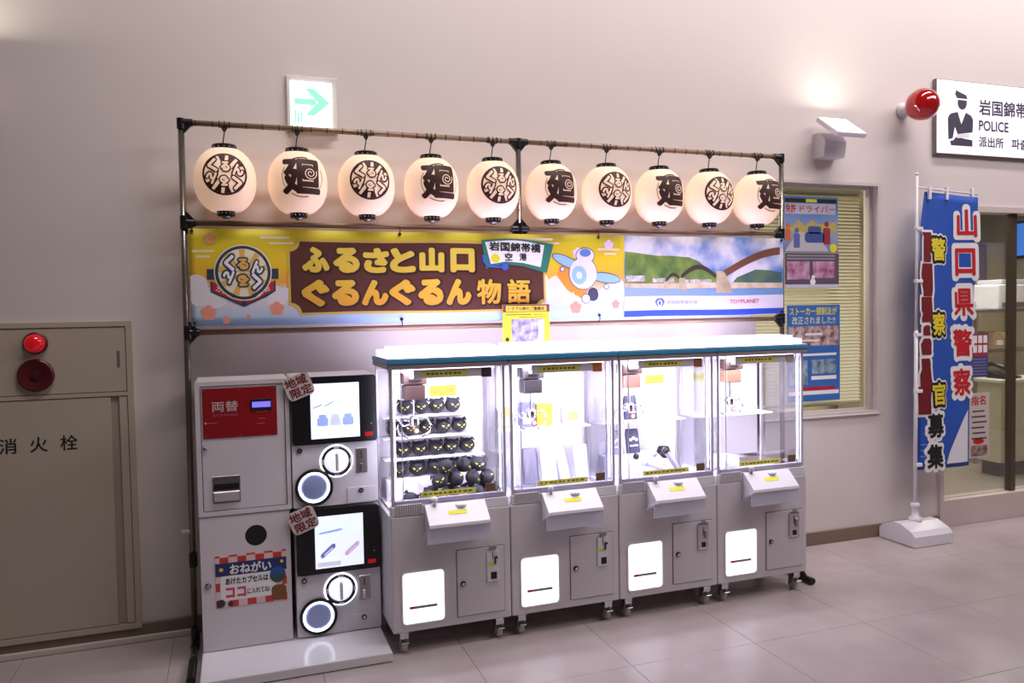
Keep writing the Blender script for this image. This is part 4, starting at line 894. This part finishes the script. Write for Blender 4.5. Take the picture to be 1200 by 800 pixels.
def claw_machine(i):
    x0 = MX0+PITCH*i; y0 = MY
    def B(): return MB()
    desc = ['holding black cat toys', 'holding pale bags and yellow boxes', 'holding dark printed pouches', 'with almost no prizes'][i]
    t = thing('claw_machine', 'white claw machine %s, %s of four' % (desc, ordm[i]), 'claw machine', (x0+MWID/2, y0+MDEP/2, 0), 'claw machines in a row')
    X = lambda v: x0+v
    Yd = lambda v: y0+v
    # lower cabinet
    body = B().box(X(0), X(MWID), Yd(0), Yd(MDEP), .105, .652, .006, 2).build('lower_cabinet', WHITE, t)
    fr = B().ring(rrect(X(.041), X(.254), .137, .393, .022), rrect(X(.048), X(.247), .144, .386, .018), Yd(-.004), Yd(.0)).build('prize_window_rim', WHITE2, body)
    wn = B().prism(rrect(X(.048), X(.247), .144, .386, .018), Yd(-.0015), Yd(.0)).build('prize_window', CHUTE, body)
    flatprint('warning_strip', [rect(X(.105), X(.212), .213, .225)], mat('strip_grey', (150, 140, 148), .5), wn, Yd(-.0024))
    flatprint('warning_mark', [rect(X(.079), X(.105), .213, .225)], RED, wn, Yd(-.0024))
    B().box(X(.309), X(.551), Yd(-.0008), Yd(0), .143, .467).build('door_gap', GAP, body)
    dr_ = B().box(X(.3115), X(.5485), Yd(-.005), Yd(-.0006), .1455, .4645, .0015, 1).build('service_door', WHITE, body)
    lc = B().lathe([(.013, 0), (.013, .006), (.009, .008), (.0001, .008)], (X(.340), Yd(-.005), .302), 20, 'Y').build('lock', BLACK, dr_)
    B().lathe([(.008, 0), (.008, .0095), (.0001, .0095)], (X(.340), Yd(-.005), .302), 14, 'Y').build('lock_core', CHROME, dr_)
    if i < 2:
        cp = B().box(X(.458), X(.520), Yd(-.011), Yd(-.005), .296, .448, .002, 1).build('coin_plate', WHITE2, dr_)
        B().box(X(.470), X(.507), Yd(-.018), Yd(-.011), .452, .472, .002, 1).build('coin_head', mat('coin_head_grey', (140, 130, 138), .4), dr_)
        B().box(X(.487), X(.490), Yd(-.0125), Yd(-.011), .405, .44).build('coin_slot', BLACKM, dr_)
        B().box(X(.497), X(.512), Yd(-.020), Yd(-.011), .408, .418, .001, 1).build('return_lever', BLACK, dr_)
        B().box(X(.497), X(.503), Yd(-.020), Yd(-.011), .380, .410, .001, 1).build('return_lever', BLACK, dr_)
        flatprint('price_label', [rect(X(.468), X(.492), .372, .390)], YEL, dr_, Yd(-.0118))
        B().box(X(.478), X(.508), Yd(-.0122), Yd(-.011), .308, .342).build('coin_return', BLACKM, dr_)
    else:
        cp = B().box(X(.458), X(.524), Yd(-.012), Yd(-.005), .312, .452, .006, 2).build('coin_plate', CHROME, dr_)
        B().box(X(.476), X(.508), Yd(-.016), Yd(-.0115), .456, .468, .002, 1).build('coin_head', MATS.get('coin_head_grey') or GAP, dr_)
        B().box(X(.488), X(.491), Yd(-.0132), Yd(-.012), .39, .435).build('coin_slot', BLACKM, dr_)
        B().box(X(.496), X(.510), Yd(-.020), Yd(-.012), .372, .418, .003, 1).build('return_lever', STEEL, dr_)
        B().box(X(.480), X(.506), Yd(-.0142), Yd(-.012), .325, .352, .001, 1).build('coin_return', BLACKM, dr_)
    # castors
    for cx in (.055, MWID-.055):
        for cy in (.035, MDEP-.035):
            ca = B().box(X(cx-.024), X(cx+.024), Yd(cy-.024), Yd(cy+.024), .096, .1045, .002, 1).build('castor', CHROME, t)
            B().prism_x([(Yd(cy-.020), .096), (Yd(cy+.020), .096), (Yd(cy+.028), .03), (Yd(cy+.005), .03)], X(cx-.020), X(cx-.016)).prism_x([(Yd(cy-.020), .096), (Yd(cy+.020), .096), (Yd(cy+.028), .03), (Yd(cy+.005), .03)], X(cx+.016), X(cx+.020)).box(X(cx-.02), X(cx+.02), Yd(cy-.020), Yd(cy-.012), .07, .096).build('castor_fork', CHROME, ca)
            B().lathe([(.012, -.013), (.029, -.013), (.031, -.008), (.031, .008), (.029, .013), (.012, .013)], (0, 0, 0), 20, 'Z').build('castor_wheel', mat('castor_tyre', (196, 190, 194), .4), ca, mp=lambda c, cx=cx, cy=cy: Vector((X(cx)+c.z, Yd(cy+.012)+c.y, .0312+c.x)))
            B().box(X(cx-.018), X(cx+.018), Yd(cy-.040), Yd(cy-.012), .050, .058, .002, 1).build('brake_pedal', STEEL, ca)
    # deck, grille, control console
    B().box(X(.004), X(MWID-.004), Yd(.004), Yd(.05), .652, .700, .004, 1).build('front_deck', INNER, t)
    gr = B().box(X(.022), X(.150), Yd(-.0005), Yd(.0042), .657, .708, .001, 1).build('speaker_grille', WHITE2, t)
    bb_ = MB()
    for a in range(11):
        for c_ in range(5): bb_.cyl((X(.030+.011*a), Yd(-.0004), .664+.009*c_), (X(.030+.011*a), Yd(-.0012), .664+.009*c_), .0032, .0032, 6)
    stuff(bb_.build('grille_holes', mat('grille_hole', (96, 92, 108), .7), gr))
    cs = B().prism_x([(Yd(.004), .700), (Yd(-.012), .700), (Yd(-.100), .624), (Yd(-.104), .612), (Yd(-.098), .606), (Yd(-.0002), .560), (Yd(.004), .560)], X(.160), X(.452)).build('control_console', WHITE2, t)
    B().prism_x([(Yd(-.0005), .56), (Yd(-.094), .6055), (Yd(-.094), .535), (Yd(-.090), .535), (Yd(-.088), .596), (Yd(-.0005), .548)], X(.150), X(.455)).build('clear_skirt', MILK, cs)
    js = B().cyl((X(.205), Yd(-.018), .69), (X(.205), Yd(-.018), .716), .006, .006, 10).build('joystick', CHROME, cs)
    B().ball((X(.205), Yd(-.018), .722), .016).build('joystick_ball', WHITE2, js, True)
    B().ball((X(.330), Yd(-.022), .686), .024, (1.2, 1, .7)).build('push_button', mat('button_clear', (226, 226, 236), .12), cs, True)
    # label lying on the sloped console face
    nrm = Vector((0, -.076, .088)).normalized()
    def slope(u, v, off=.0012):  # u along x, v down the slope from the back edge
        p = Vector((X(u), Yd(-.012)-v*.088/.1163, .700-v*.076/.1163)); return p+nrm*off
    q = MB()
    q.bm.faces.new([q.bm.verts.new(slope(*a)) for a in ((.262, .068), (.352, .068), (.352, .045), (.262, .045))])
    q.build('console_label', YEL, cs, mp=lambda c: c)
    # glazed upper cabinet
    ZG0, ZG1 = .700, 1.338
    for nm, bx_ in (('corner_post', (.010, .024, .010, .024)), ('corner_post', (MWID-.024, MWID-.010, .010, .024)), ('corner_post', (.010, .024, MDEP-.024, MDEP-.010)), ('corner_post', (MWID-.024, MWID-.010, MDEP-.024, MDEP-.010))):
        B().box(X(bx_[0]), X(bx_[1]), Yd(bx_[2]), Yd(bx_[3]), .652 if bx_[2] > .1 else .700, ZG1, .002, 1).build(nm, mat('acrylic_post', (214, 210, 224), .18, .2), t)
    B().box(X(.024), X(MWID-.024), Yd(.012), Yd(.017), ZG0+.025, ZG1).build('front_pane', ACRYL, t)
    B().box(X(.012), X(.017), Yd(.024), Yd(MDEP-.024), ZG0, ZG1).build('side_pane', ACRYL, t)
    B().box(X(MWID-.017), X(MWID-.012), Yd(.024), Yd(MDEP-.024), ZG0, ZG1).build('side_pane', ACRYL, t)
    B().box(X(.024), X(MWID-.024), Yd(.006), Yd(.024), .702, .726, .003, 1).build('pane_rail', LAV, t)
    B().box(X(.062), X(.066), Yd(.008), Yd(.012), .726, ZG1).build('pane_edge', mat('acrylic_post', (0, 0, 0)), t)
    B().box(X(MWID-.062), X(MWID-.058), Yd(.008), Yd(.012), .726, ZG1).build('pane_edge', MATS['acrylic_post'], t)
    if i < 3: bk = B().box(X(.024), X(MWID-.024), Yd(MDEP-.018), Yd(MDEP-.012), .652, ZG1).build('back_panel', INNER, t)
    else:
        bk = B().box(X(.024), X(.10), Yd(MDEP-.018), Yd(MDEP-.012), .652, ZG1).build('back_panel', INNER, t)
        B().ring(rect(X(.10), X(MWID-.024), .70, ZG1), rect(X(.118), X(MWID-.042), .72, ZG1-.02), Yd(MDEP-.02), Yd(MDEP-.01)).build('back_door_frame', CHROME, t)
        B().box(X(.116), X(MWID-.04), Yd(MDEP-.017), Yd(MDEP-.013), .715, ZG1-.018).build('back_pane', haze('hazy_acrylic', (226, 222, 232), .35), t)
    B().box(X(.018), X(MWID-.018), Yd(.05), Yd(MDEP-.02), .6525, .668).build('prize_floor', INNER, t)
    # chute fence on the left of the playfield
    B().box(X(.030), X(.165), Yd(.150), Yd(.154), .668, .775).build('chute_wall', ACRYL, t)
    B().box(X(.163), X(.167), Yd(.03), Yd(.154), .668, .775).build('chute_wall', ACRYL, t)
    # header label and corner camera plate
    hd = B().box(X(.125), X(.455), Yd(.0085), Yd(.0115), 1.292, 1.332).build('header_strip', INNER, t)
    flatprint('header_label', [rect(X(.160), X(.385), 1.297, 1.325)], mat('label_yellow', (240, 236, 110), .6, noise=.03), hd, Yd(.0078))
    rr_ = random.Random(i)
    flatprint('small_rows', [rect(X(.185+.022*k), X(.185+.022*k+rr_.uniform(.010, .018)), 1.306, 1.316) for k in range(8)], mat('label_ink', (120, 112, 60), .6), hd, Yd(.0074))
    B().box(X(.455), X(.505), Yd(.006), Yd(.0115), 1.286, 1.332, .001, 1).build('corner_plate', [mat('plate_plum', (84, 62, 76), .4), mat('plate_orange', (214, 130, 60), .4), mat('plate_rust', (170, 104, 70), .4), mat('plate_pale', (196, 186, 170), .4)][i], t)
    lo = B().box(X(.145), X(.415), Yd(.004), Yd(.0058), .733, .758).build('lower_label', mat('label_yellow', (240, 236, 110), .6, noise=.03), t)
    flatprint('small_rows', [rect(X(.160+.024*k), X(.160+.024*k+rr_.uniform(.010, .020)), .742, .750) for k in range(10)], MATS['label_ink'], lo, Yd(.0036))
    B().box(X(.462), X(.512), Yd(.003), Yd(.0058), .732, .772, .001, 1).build('lower_plate', mat('plate_bronze', (120, 96, 72), .4), t)
    # lid
    lid = B().box(X(.000), X(MWID+.001), Yd(-.012), Yd(MDEP+.006), 1.338, 1.362, .003, 1).build('lid_rim', GREYB, t)
    B().box(X(-.0022), X(MWID+.0025), Yd(-.018), Yd(MDEP+.010), 1.362, 1.385, .004, 2).build('blue_band', BLUEB, lid)
    B().box(X(.000), X(MWID-.001), Yd(-.012), Yd(MDEP+.006), 1.385, 1.389, .001, 1).build('lid_top', INNER, lid)
    B().box(X(.010), X(MWID-.012), Yd(.02), Yd(MDEP-.06), 1.389, 1.418, .004, 2).build('lit_topper', TOPW, lid)
    B().box(X(.035), X(MWID-.040), Yd(.06), Yd(MDEP-.15), 1.418, 1.436, .004, 2).build('lit_topper', TOPW, lid)
    # light strips and the lamps in them
    for xx in (.030, MWID-.037): B().box(X(xx), X(xx+.007), Yd(.026), Yd(.034), .74, 1.33).build('led_strip', LEDI, t)
    B().box(X(.05), X(MWID-.05), Yd(.045), Yd(.135), 1.324, 1.336).build('led_strip', LEDI, t)
    for lx, ly, lz, tx, ty, tz, sx_, sy_, pw in ((MWID/2, .09, 1.318, MWID/2, .14, .7, .44, .07, 8), (.05, .05, 1.03, MWID*.55, .40, 1.0, .03, .5, 1.8), (MWID-.05, .05, 1.03, MWID*.45, .40, 1.0, .03, .5, 1.8)):
        l_ = area('cabinet_lamp', (X(lx), Yd(ly), lz), (X(tx), Yd(ty), tz), sx_, pw, (.90, .86, 1), sy_)
        l_.parent = t; l_.location = l_.location-t.location
    B().box(X(.03), X(MWID-.03), Yd(MDEP+.0065), Yd(MDEP+.0095), 1.342, 1.352).build('led_strip', LEDI, lid)  # added strip, hidden behind the lid, goes with the wall fill below
    l_ = area('lid_back_wall_fill', (X(MWID/2), Yd(MDEP+.016), 1.347), (X(MWID/2), -.02, 1.62), .5, 1.2, (.84, .78, 1), .01)  # added unseen fill, turns the wall above the machine lavender
    l_.parent = t; l_.location = l_.location-t.location
    # gantry and claw
    gx, gy = [.155, .175, .15, .195][i], .16
    rl_ = B().box(X(.03), X(MWID-.03), Yd(gy-.008), Yd(gy+.008), 1.312, 1.328).build('gantry_rail', STEEL, t)
    B().box(X(gx-.008), X(gx+.008), Yd(.05), Yd(MDEP-.04), 1.326, 1.336).build('gantry_rail', STEEL, t)
    ca_ = B().box(X(gx-.055), X(gx+.058), Yd(gy-.045), Yd(gy+.05), 1.255, 1.311, .004, 1).build('carriage', MOTOR if i != 1 else mat('motor_dark', (34, 28, 34), .5), t)
    B().box(X(gx-.050), X(gx+.050), Yd(gy-.04), Yd(gy+.04), 1.180, 1.250, .004, 1).build('motor_box', [MOTOR, MATS.get('motor_dark') or MOTOR, mat('motor_pink', (112, 80, 70), .5), mat('motor_tan', (120, 86, 66), .5)][i], ca_)
    B().cyl((X(gx-.03), Yd(gy-.048), 1.285), (X(gx+.03), Yd(gy-.048), 1.285), .012, .012, 10).build('winch_drum', STEEL, ca_)
    B().cyl((X(gx), Yd(gy), 1.18), (X(gx), Yd(gy), 1.095), .005, .005, 8).build('claw_cable', STEEL, t)
    hb = B().lathe([(.012, 1.10), (.026, 1.092), (.028, 1.06), (.018, 1.048), (.0001, 1.045)], (X(gx), Yd(gy), 0), 20).build('claw_hub', CHROME, t, True)
    for s_ in (-1, 1):
        B().tube([(X(gx+s_*.018), Yd(gy), 1.075), (X(gx+s_*.062), Yd(gy), 1.085), (X(gx+s_*.085), Yd(gy), 1.05), (X(gx+s_*.075), Yd(gy), 1.015), (X(gx+s_*.035), Yd(gy), .995), (X(gx+s_*.03), Yd(gy), .998)], .006, 8).build('claw_arm', CHROME, hb, True)
    B().lathe([(.016, 0), (.016, .004), (.0001, .004)], (X(gx+.005), Yd(gy-.028), 1.03), 18, 'Y').build('claw_badge', mat('badge_brown', (110, 62, 54), .4), hb)
    B().lathe([(.010, .004), (.010, .005), (.0001, .005)], (X(gx+.005), Yd(gy-.028), 1.03), 14, 'Y').build('badge_ring', PRINTW, hb)
    B().tube([(X(gx-.05), Yd(gy+.02), 1.27), (X(gx-.085), Yd(gy+.03), 1.20), (X(gx-.09), Yd(gy+.02), 1.10), (X(gx-.05), Yd(gy+.01), 1.05), (X(gx-.015), Yd(gy), 1.06)], .004, 8).build('coil_wire', mat('wire_clear', (206, 206, 220), .2), ca_, True)
    # shelves at the back
    for z, dep, xr in ([(1.083, .115, .50), (.977, .115, .52), (.870, .115, .545)] if i == 0 else [(.980, .13, MWID-.03)]):
        B().box(X(.026), X(xr), Yd(MDEP-.02-dep), Yd(MDEP-.02), z-.006, z, .001, 1).build('shelf', INNER, t)
    return t
for i in range(4): claw_machine(i)

# ------------------------------------------------------------------ prizes
CATB = mat('cat_black_plush', (20, 19, 34), .75, noise=.2, scale=40, bump=.25)
CATE = mat('cat_eye_yellow', (226, 206, 70), .4)
def cat_proto():
    r = thing('cat_toy', 'x', 'toy', (0, 0, 0), 'black cat toys in the leftmost claw machine')
    R_ = .0385
    bb = MB().ball((0, 0, .040), R_, (1.06, .95, .95), 20, 14)
    bb.build('cat_head', CATB, r, True, shift=False)
    for s_ in (-1, 1):
        e = MB(); tip = (s_*.034, .002, .083); base = [(s_*.013, -.006, .075), (s_*.043, -.006, .060), (s_*.030, .018, .068)]
        vs = [e.bm.verts.new(v) for v in base+[tip]]
        for f in ((0, 1, 3), (1, 2, 3), (2, 0, 3), (2, 1, 0)): e.bm.faces.new([vs[k] for k in f])
        e.build('ear', CATB, r, shift=False)
        # grumpy half-moon eye lying on the front of the ball
        def onball(c):
            d = Vector((c.x/(R_*1.06), 0, (c.z-.040)/(R_*.95))); y = -math.sqrt(max(.02, 1-d.x**2-d.z**2))*R_*.95-.0012; return Vector((c.x, y, c.z))
        MB().polys([[(s_*.007, .043), (s_*.010, .039), (s_*.016, .039), (s_*.020, .043), (s_*.022, .050)][::s_]]).build('eye', CATE, r, mp=onball, fine=.006, shift=False)
    MB().ball((0, -.0405, .033), .003, (1.3, .6, .8), 8, 6).build('nose', CATE, r, True, shift=False)
    return r
cat = cat_proto(); first_cat = True
rows = [(1.083, [.145, .228, .311, .394], 'top shelf'), (.977, [.085, .170, .257, .341, .425], 'second shelf'), (.870, [.130, .214, .298, .382, .466], 'third shelf'), (.775, [.104, .195, .286, .376, .465], 'lowest row')]
names = ['first', 'second', 'third', 'fourth', 'fifth', 'sixth']
def place_cat(loc, rot, label):
    global first_cat
    o = cat if first_cat else copy_tree(cat); first_cat = False
    c_ = Vector((0, 0, .040)); o.rotation_euler = rot; o.location = Vector(loc)+c_-o.rotation_euler.to_matrix() @ c_; o['label'] = label
    return o
rn = random.Random(4)
for z, xs, nm in rows:
    for k, x in enumerate(xs):
        place_cat((MX0+x, MY+(.325 if z > .8 else .30), z), (0, rn.uniform(-.08, .08), rn.uniform(-.25, .25)), 'round black cat toy with yellow eyes, %s from the left on the %s' % (names[k], nm))
rs = MB().box(MX0+.03, MX0+.53, MY+.26, MY+.345, .668, .774, .003, 1).build('display_riser', INNER)
tag(rs, 'white block under the lowest row of black cat toys', 'stand')
pile = [(.30, .135, .806), (.475, .15, .800), (.20, .10, .668), (.285, .095, .668), (.37, .10, .668), (.455, .105, .668), (.53, .10, .668), (.24, .185, .668), (.335, .185, .668), (.43, .19, .668), (.515, .19, .668), (.27, .13, .738), (.355, .14, .738), (.44, .14, .738), (.515, .145, .735), (.40, .165, .800), (.315, .21, .740)]
pl_names = ['high on the left of the pile', 'high on the right of the pile'] + ['%s from the left in the front row of the pile' % n for n in names[:5]] + ['%s from the left in the back row of the pile' % n for n in names[:4]] + ['%s from the left on top of the pile' % n for n in names[:4]] + ['at the very top of the pile', 'on the back of the pile under the lowest row']
for k, (x, d, z) in enumerate(pile):
    place_cat((MX0+x, MY+d, z), (rn.uniform(-.5, .5), rn.uniform(-.6, .6), rn.uniform(-1.2, 1.2)), 'black cat toy tumbled over, '+pl_names[k])
for x, d, nm in ((.115, .085, 'middle'),):
    place_cat((MX0+x, MY+d, .668), (.2, .3, rn.uniform(-1, 1)), 'black cat toy lying in the %s of the prize chute' % nm)
# second machine: yellow boxes on the shelf, pale pouches below
x0 = MX0+PITCH
YB = mat('prize_box_yellow', (206, 180, 50), .5); PB = mat('prize_pale', (176, 176, 204), .45, noise=.05); LP = mat('prize_lilac', (112, 108, 180), .5, noise=.08)
for k, (x, w_, h_, mm, nm) in enumerate(((.08, .07, .11, YB, 'yellow'), (.215, .08, .13, LP, 'lilac'), (.31, .09, .12, YB, 'yellow'), (.47, .085, .12, PB, 'white'))):
    t = thing('prize_box', '%s prize box on the shelf of the second claw machine, %s from the left' % (nm, names[k]), 'box', (x0+x, MY+.33, .980), 'prize boxes on the shelf of the second claw machine')
    MB().box(x0+x-w_/2, x0+x+w_/2, MY+.305, MY+.36, .980, .980+h_, .003, 1).build('carton', mm, t)
    flatprint('carton_panel', [rect(x0+x-w_*.35, x0+x+w_*.35, 1.0, .98+h_*.6)], [PRINTW, PRINTW, mat('carton_gold', (230, 220, 60), .5), mat('carton_olive', (130, 124, 80), .5)][k], t, MY+.3042)
def pouch(name, label, x, y, z, w_, h_, tilt, mm, group, art=None, rz=0):
    t = thing(name, label, 'pouch', (x, y, z), group); t.rotation_euler = (math.radians(tilt), 0, rz)
    bb = MB(); nx_, nz_ = 8, 10; F, K = [], []
    for j in range(nz_+1):
        v = j/nz_; wf, wk = [], []
        for a in range(nx_+1):
            u = a/nx_; th = .016*(math.sin(PI*u)**.6)*(math.sin(PI*min(.98, v*.92+.02))**.7)
            cx = (u-.5)*w_*(1-.12*max(0, v-.8)/.2)
            wf.append(bb.bm.verts.new((cx, -th, v*h_))); wk.append(bb.bm.verts.new((cx, th, v*h_)))
        F.append(wf); K.append(wk)
    for j in range(nz_):
        for a in range(nx_):
            bb.bm.faces.new((F[j][a], F[j][a+1], F[j+1][a+1], F[j+1][a])); bb.bm.faces.new((K[j][a+1], K[j][a], K[j+1][a], K[j+1][a+1]))
    bmesh.ops.remove_doubles(bb.bm, verts=bb.bm.verts[:], dist=.0006)
    bb.build('pouch_body', mm, t, True, shift=False)
    MB().box(-w_*.42, w_*.42, -.003, .003, h_*.95, h_, .001, 1).build('pouch_seal', mm, t, shift=False)
    if art:
        flatprint('pouch_print', [rrect(-w_*.3, w_*.3, h_*.28, h_*.34, .003)] + [circ(-w_*.2+w_*.2*k, h_*(.55+.06*(k % 2)), w_*.10, 12) for k in range(3)], art, None, -.0172).parent = t
    return t
for k, (x, d, tl, mm) in enumerate(((.10, .23, -18, PB), (.20, .24, -20, mat('prize_grey', (116, 112, 130), .4, noise=.1)), (.30, .22, -15, mat('prize_white', (232, 230, 236), .45, noise=.03)), (.40, .24, -22, PB), (.49, .23, -14, PB))):
    pouch('prize_pouch', '%s pouch standing in the second claw machine, %s from the left' % (['pale', 'grey', 'white', 'pale', 'pale'][k], names[k]), x0+x, MY+d, .690, .085, .19, tl, mm, 'pouches in the second claw machine', None, rn.uniform(-.3, .3))
for k, (x, d, mm) in enumerate(((.20, .10, PB), (.30, .11, LP), (.38, .08, mat('prize_tan', (150, 120, 70), .5, noise=.1)), (.46, .10, PB), (.52, .12, LP))):
    t = thing('prize_packet', 'small %s packet lying at the front of the second claw machine, %s from the left' % (['pale', 'lilac', 'tan', 'pale', 'lilac'][k], names[k]), 'packet', (x0+x, MY+d, .668), 'packets at the front of the second claw machine')
    t.rotation_euler = (0, 0, rn.uniform(-.8, .8))
    MB().box(-.045, .045, -.028, .028, .001, .034, .012, 3).build('packet_body', mm, t, True, shift=False); MB().box(-.053, -.044, -.024, .024, .014, .018).box(.044, .053, -.024, .024, .014, .018).build('packet_crimp', mm, t, shift=False)
# third machine: dark pouches and white tubes
x0 = MX0+2*PITCH; DK = mat('pouch_dark', (58, 56, 84), .5, noise=.1)
pouch('prize_pouch', 'dark printed pouch standing alone on the shelf of the third claw machine', x0+.245, MY+.325, .981, .085, .135, -6, DK, None, PRINTW)
pouch('prize_pouch', 'dark grey printed pouch at the left below the shelf, third claw machine', x0+.135, MY+.28, .80, .08, .13, -10, mat('pouch_grey', (110, 108, 132), .5, noise=.1), None, PRINTW)
pouch('prize_pouch', 'dark printed pouch at the right below the shelf, third claw machine', x0+.235, MY+.28, .80, .085, .135, -10, DK, None, PRINTW)
rs = MB().box(x0+.05, x0+.36, MY+.235, MY+.345, .669, .798, .003, 1).build('display_riser', INNER); tag(rs, 'white block under two dark pouches in the third claw machine', 'stand')
for k, (xa, za, xb, zb, d, mm) in enumerate(((.20, .80, .40, .71, .17, PRINTW), (.23, .77, .42, .70, .13, PB), (.36, .82, .45, .70, .14, mat('tube_grey', (150, 146, 160), .35)), (.32, .80, .44, .69, .19, PRINTW))):
    d_ = (Vector((xb-xa, 0, zb-za))).normalized()
    t = thing('prize_tube', '%s tube leaning in the third claw machine, %s from the left' % (['long white', 'pale', 'grey capped', 'short white'][k], names[k]), 'tube', (x0+(xa+xb)/2, MY+d, min(za, zb)-.02), 'tubes leaning in the third claw machine')
    MB().cyl((x0+xa, MY+d, za), (x0+xb, MY+d, zb), .015, .015, 14).build('tube_body', mm, t, True)
    MB().cyl((x0+xa-d_.x*.018, MY+d, za-d_.z*.018), (x0+xa, MY+d, za), .017, .017, 14).build('tube_cap', BLACK if k in (0, 2) else PB, t, True)
rs = MB().box(x0+.18, x0+.53, MY+.09, MY+.215, .669, .688, .003, 1).build('display_mat', INNER); tag(rs, 'white slab under the leaning tubes in the third claw machine', 'stand')
t = thing('black_prize', 'black rounded prize beside the leaning tubes', 'prize', (x0+.41, MY+.235, .668))
MB().lathe([(.0001, 0), (.035, .002), (.04, .03), (.04, .13), (.03, .16), (.0001, .165)], (x0+.41, MY+.255, .669), 20).build('prize_body', BLACK, t, True); MB().lathe([(.0405, .06), (.0405, .10)], (x0+.41, MY+.255, .669), 20).build('prize_wrap', PRINTW, t, True)
def note(label, x, z, w_, h_, text):
    t = thing('price_note', label, 'note', (x, MY+.38, z)); 
    p_ = MB().box(x-w_/2, x+w_/2, MY+.3795, MY+.3815, z, z+h_).build('note_card', YEL, t); letters('lettering', text, x-w_*.4, x+w_*.4, z+h_*.2, z+h_*.8, PRINTK if w_ > .15 else MATS['label_ink'], p_, MY+.379, .02)
note('yellow note on the back wall of the leftmost claw machine', MX0+.36, 1.165, .14, .055, '取扱注意')
note('yellow note on the back wall of the third claw machine', x0+.43, 1.17, .12, .05, '100円')
# fourth machine: two plain white cushions left
x0 = MX0+3*PITCH
t = thing('white_cushion', 'soft white cushion lying on the floor of the rightmost claw machine', 'cushion', (x0+.20, MY+.26, .668))
MB().ball((x0+.20, MY+.26, .715), .05, (2.4, 1.3, .9), 24, 14).build('cushion_body', INNER, t, True); MB().lathe([(.0001, 0), (.008, .002), (.0001, .006)], (x0+.20, MY+.26, .759), 12).build('cushion_button', PB, t, True)
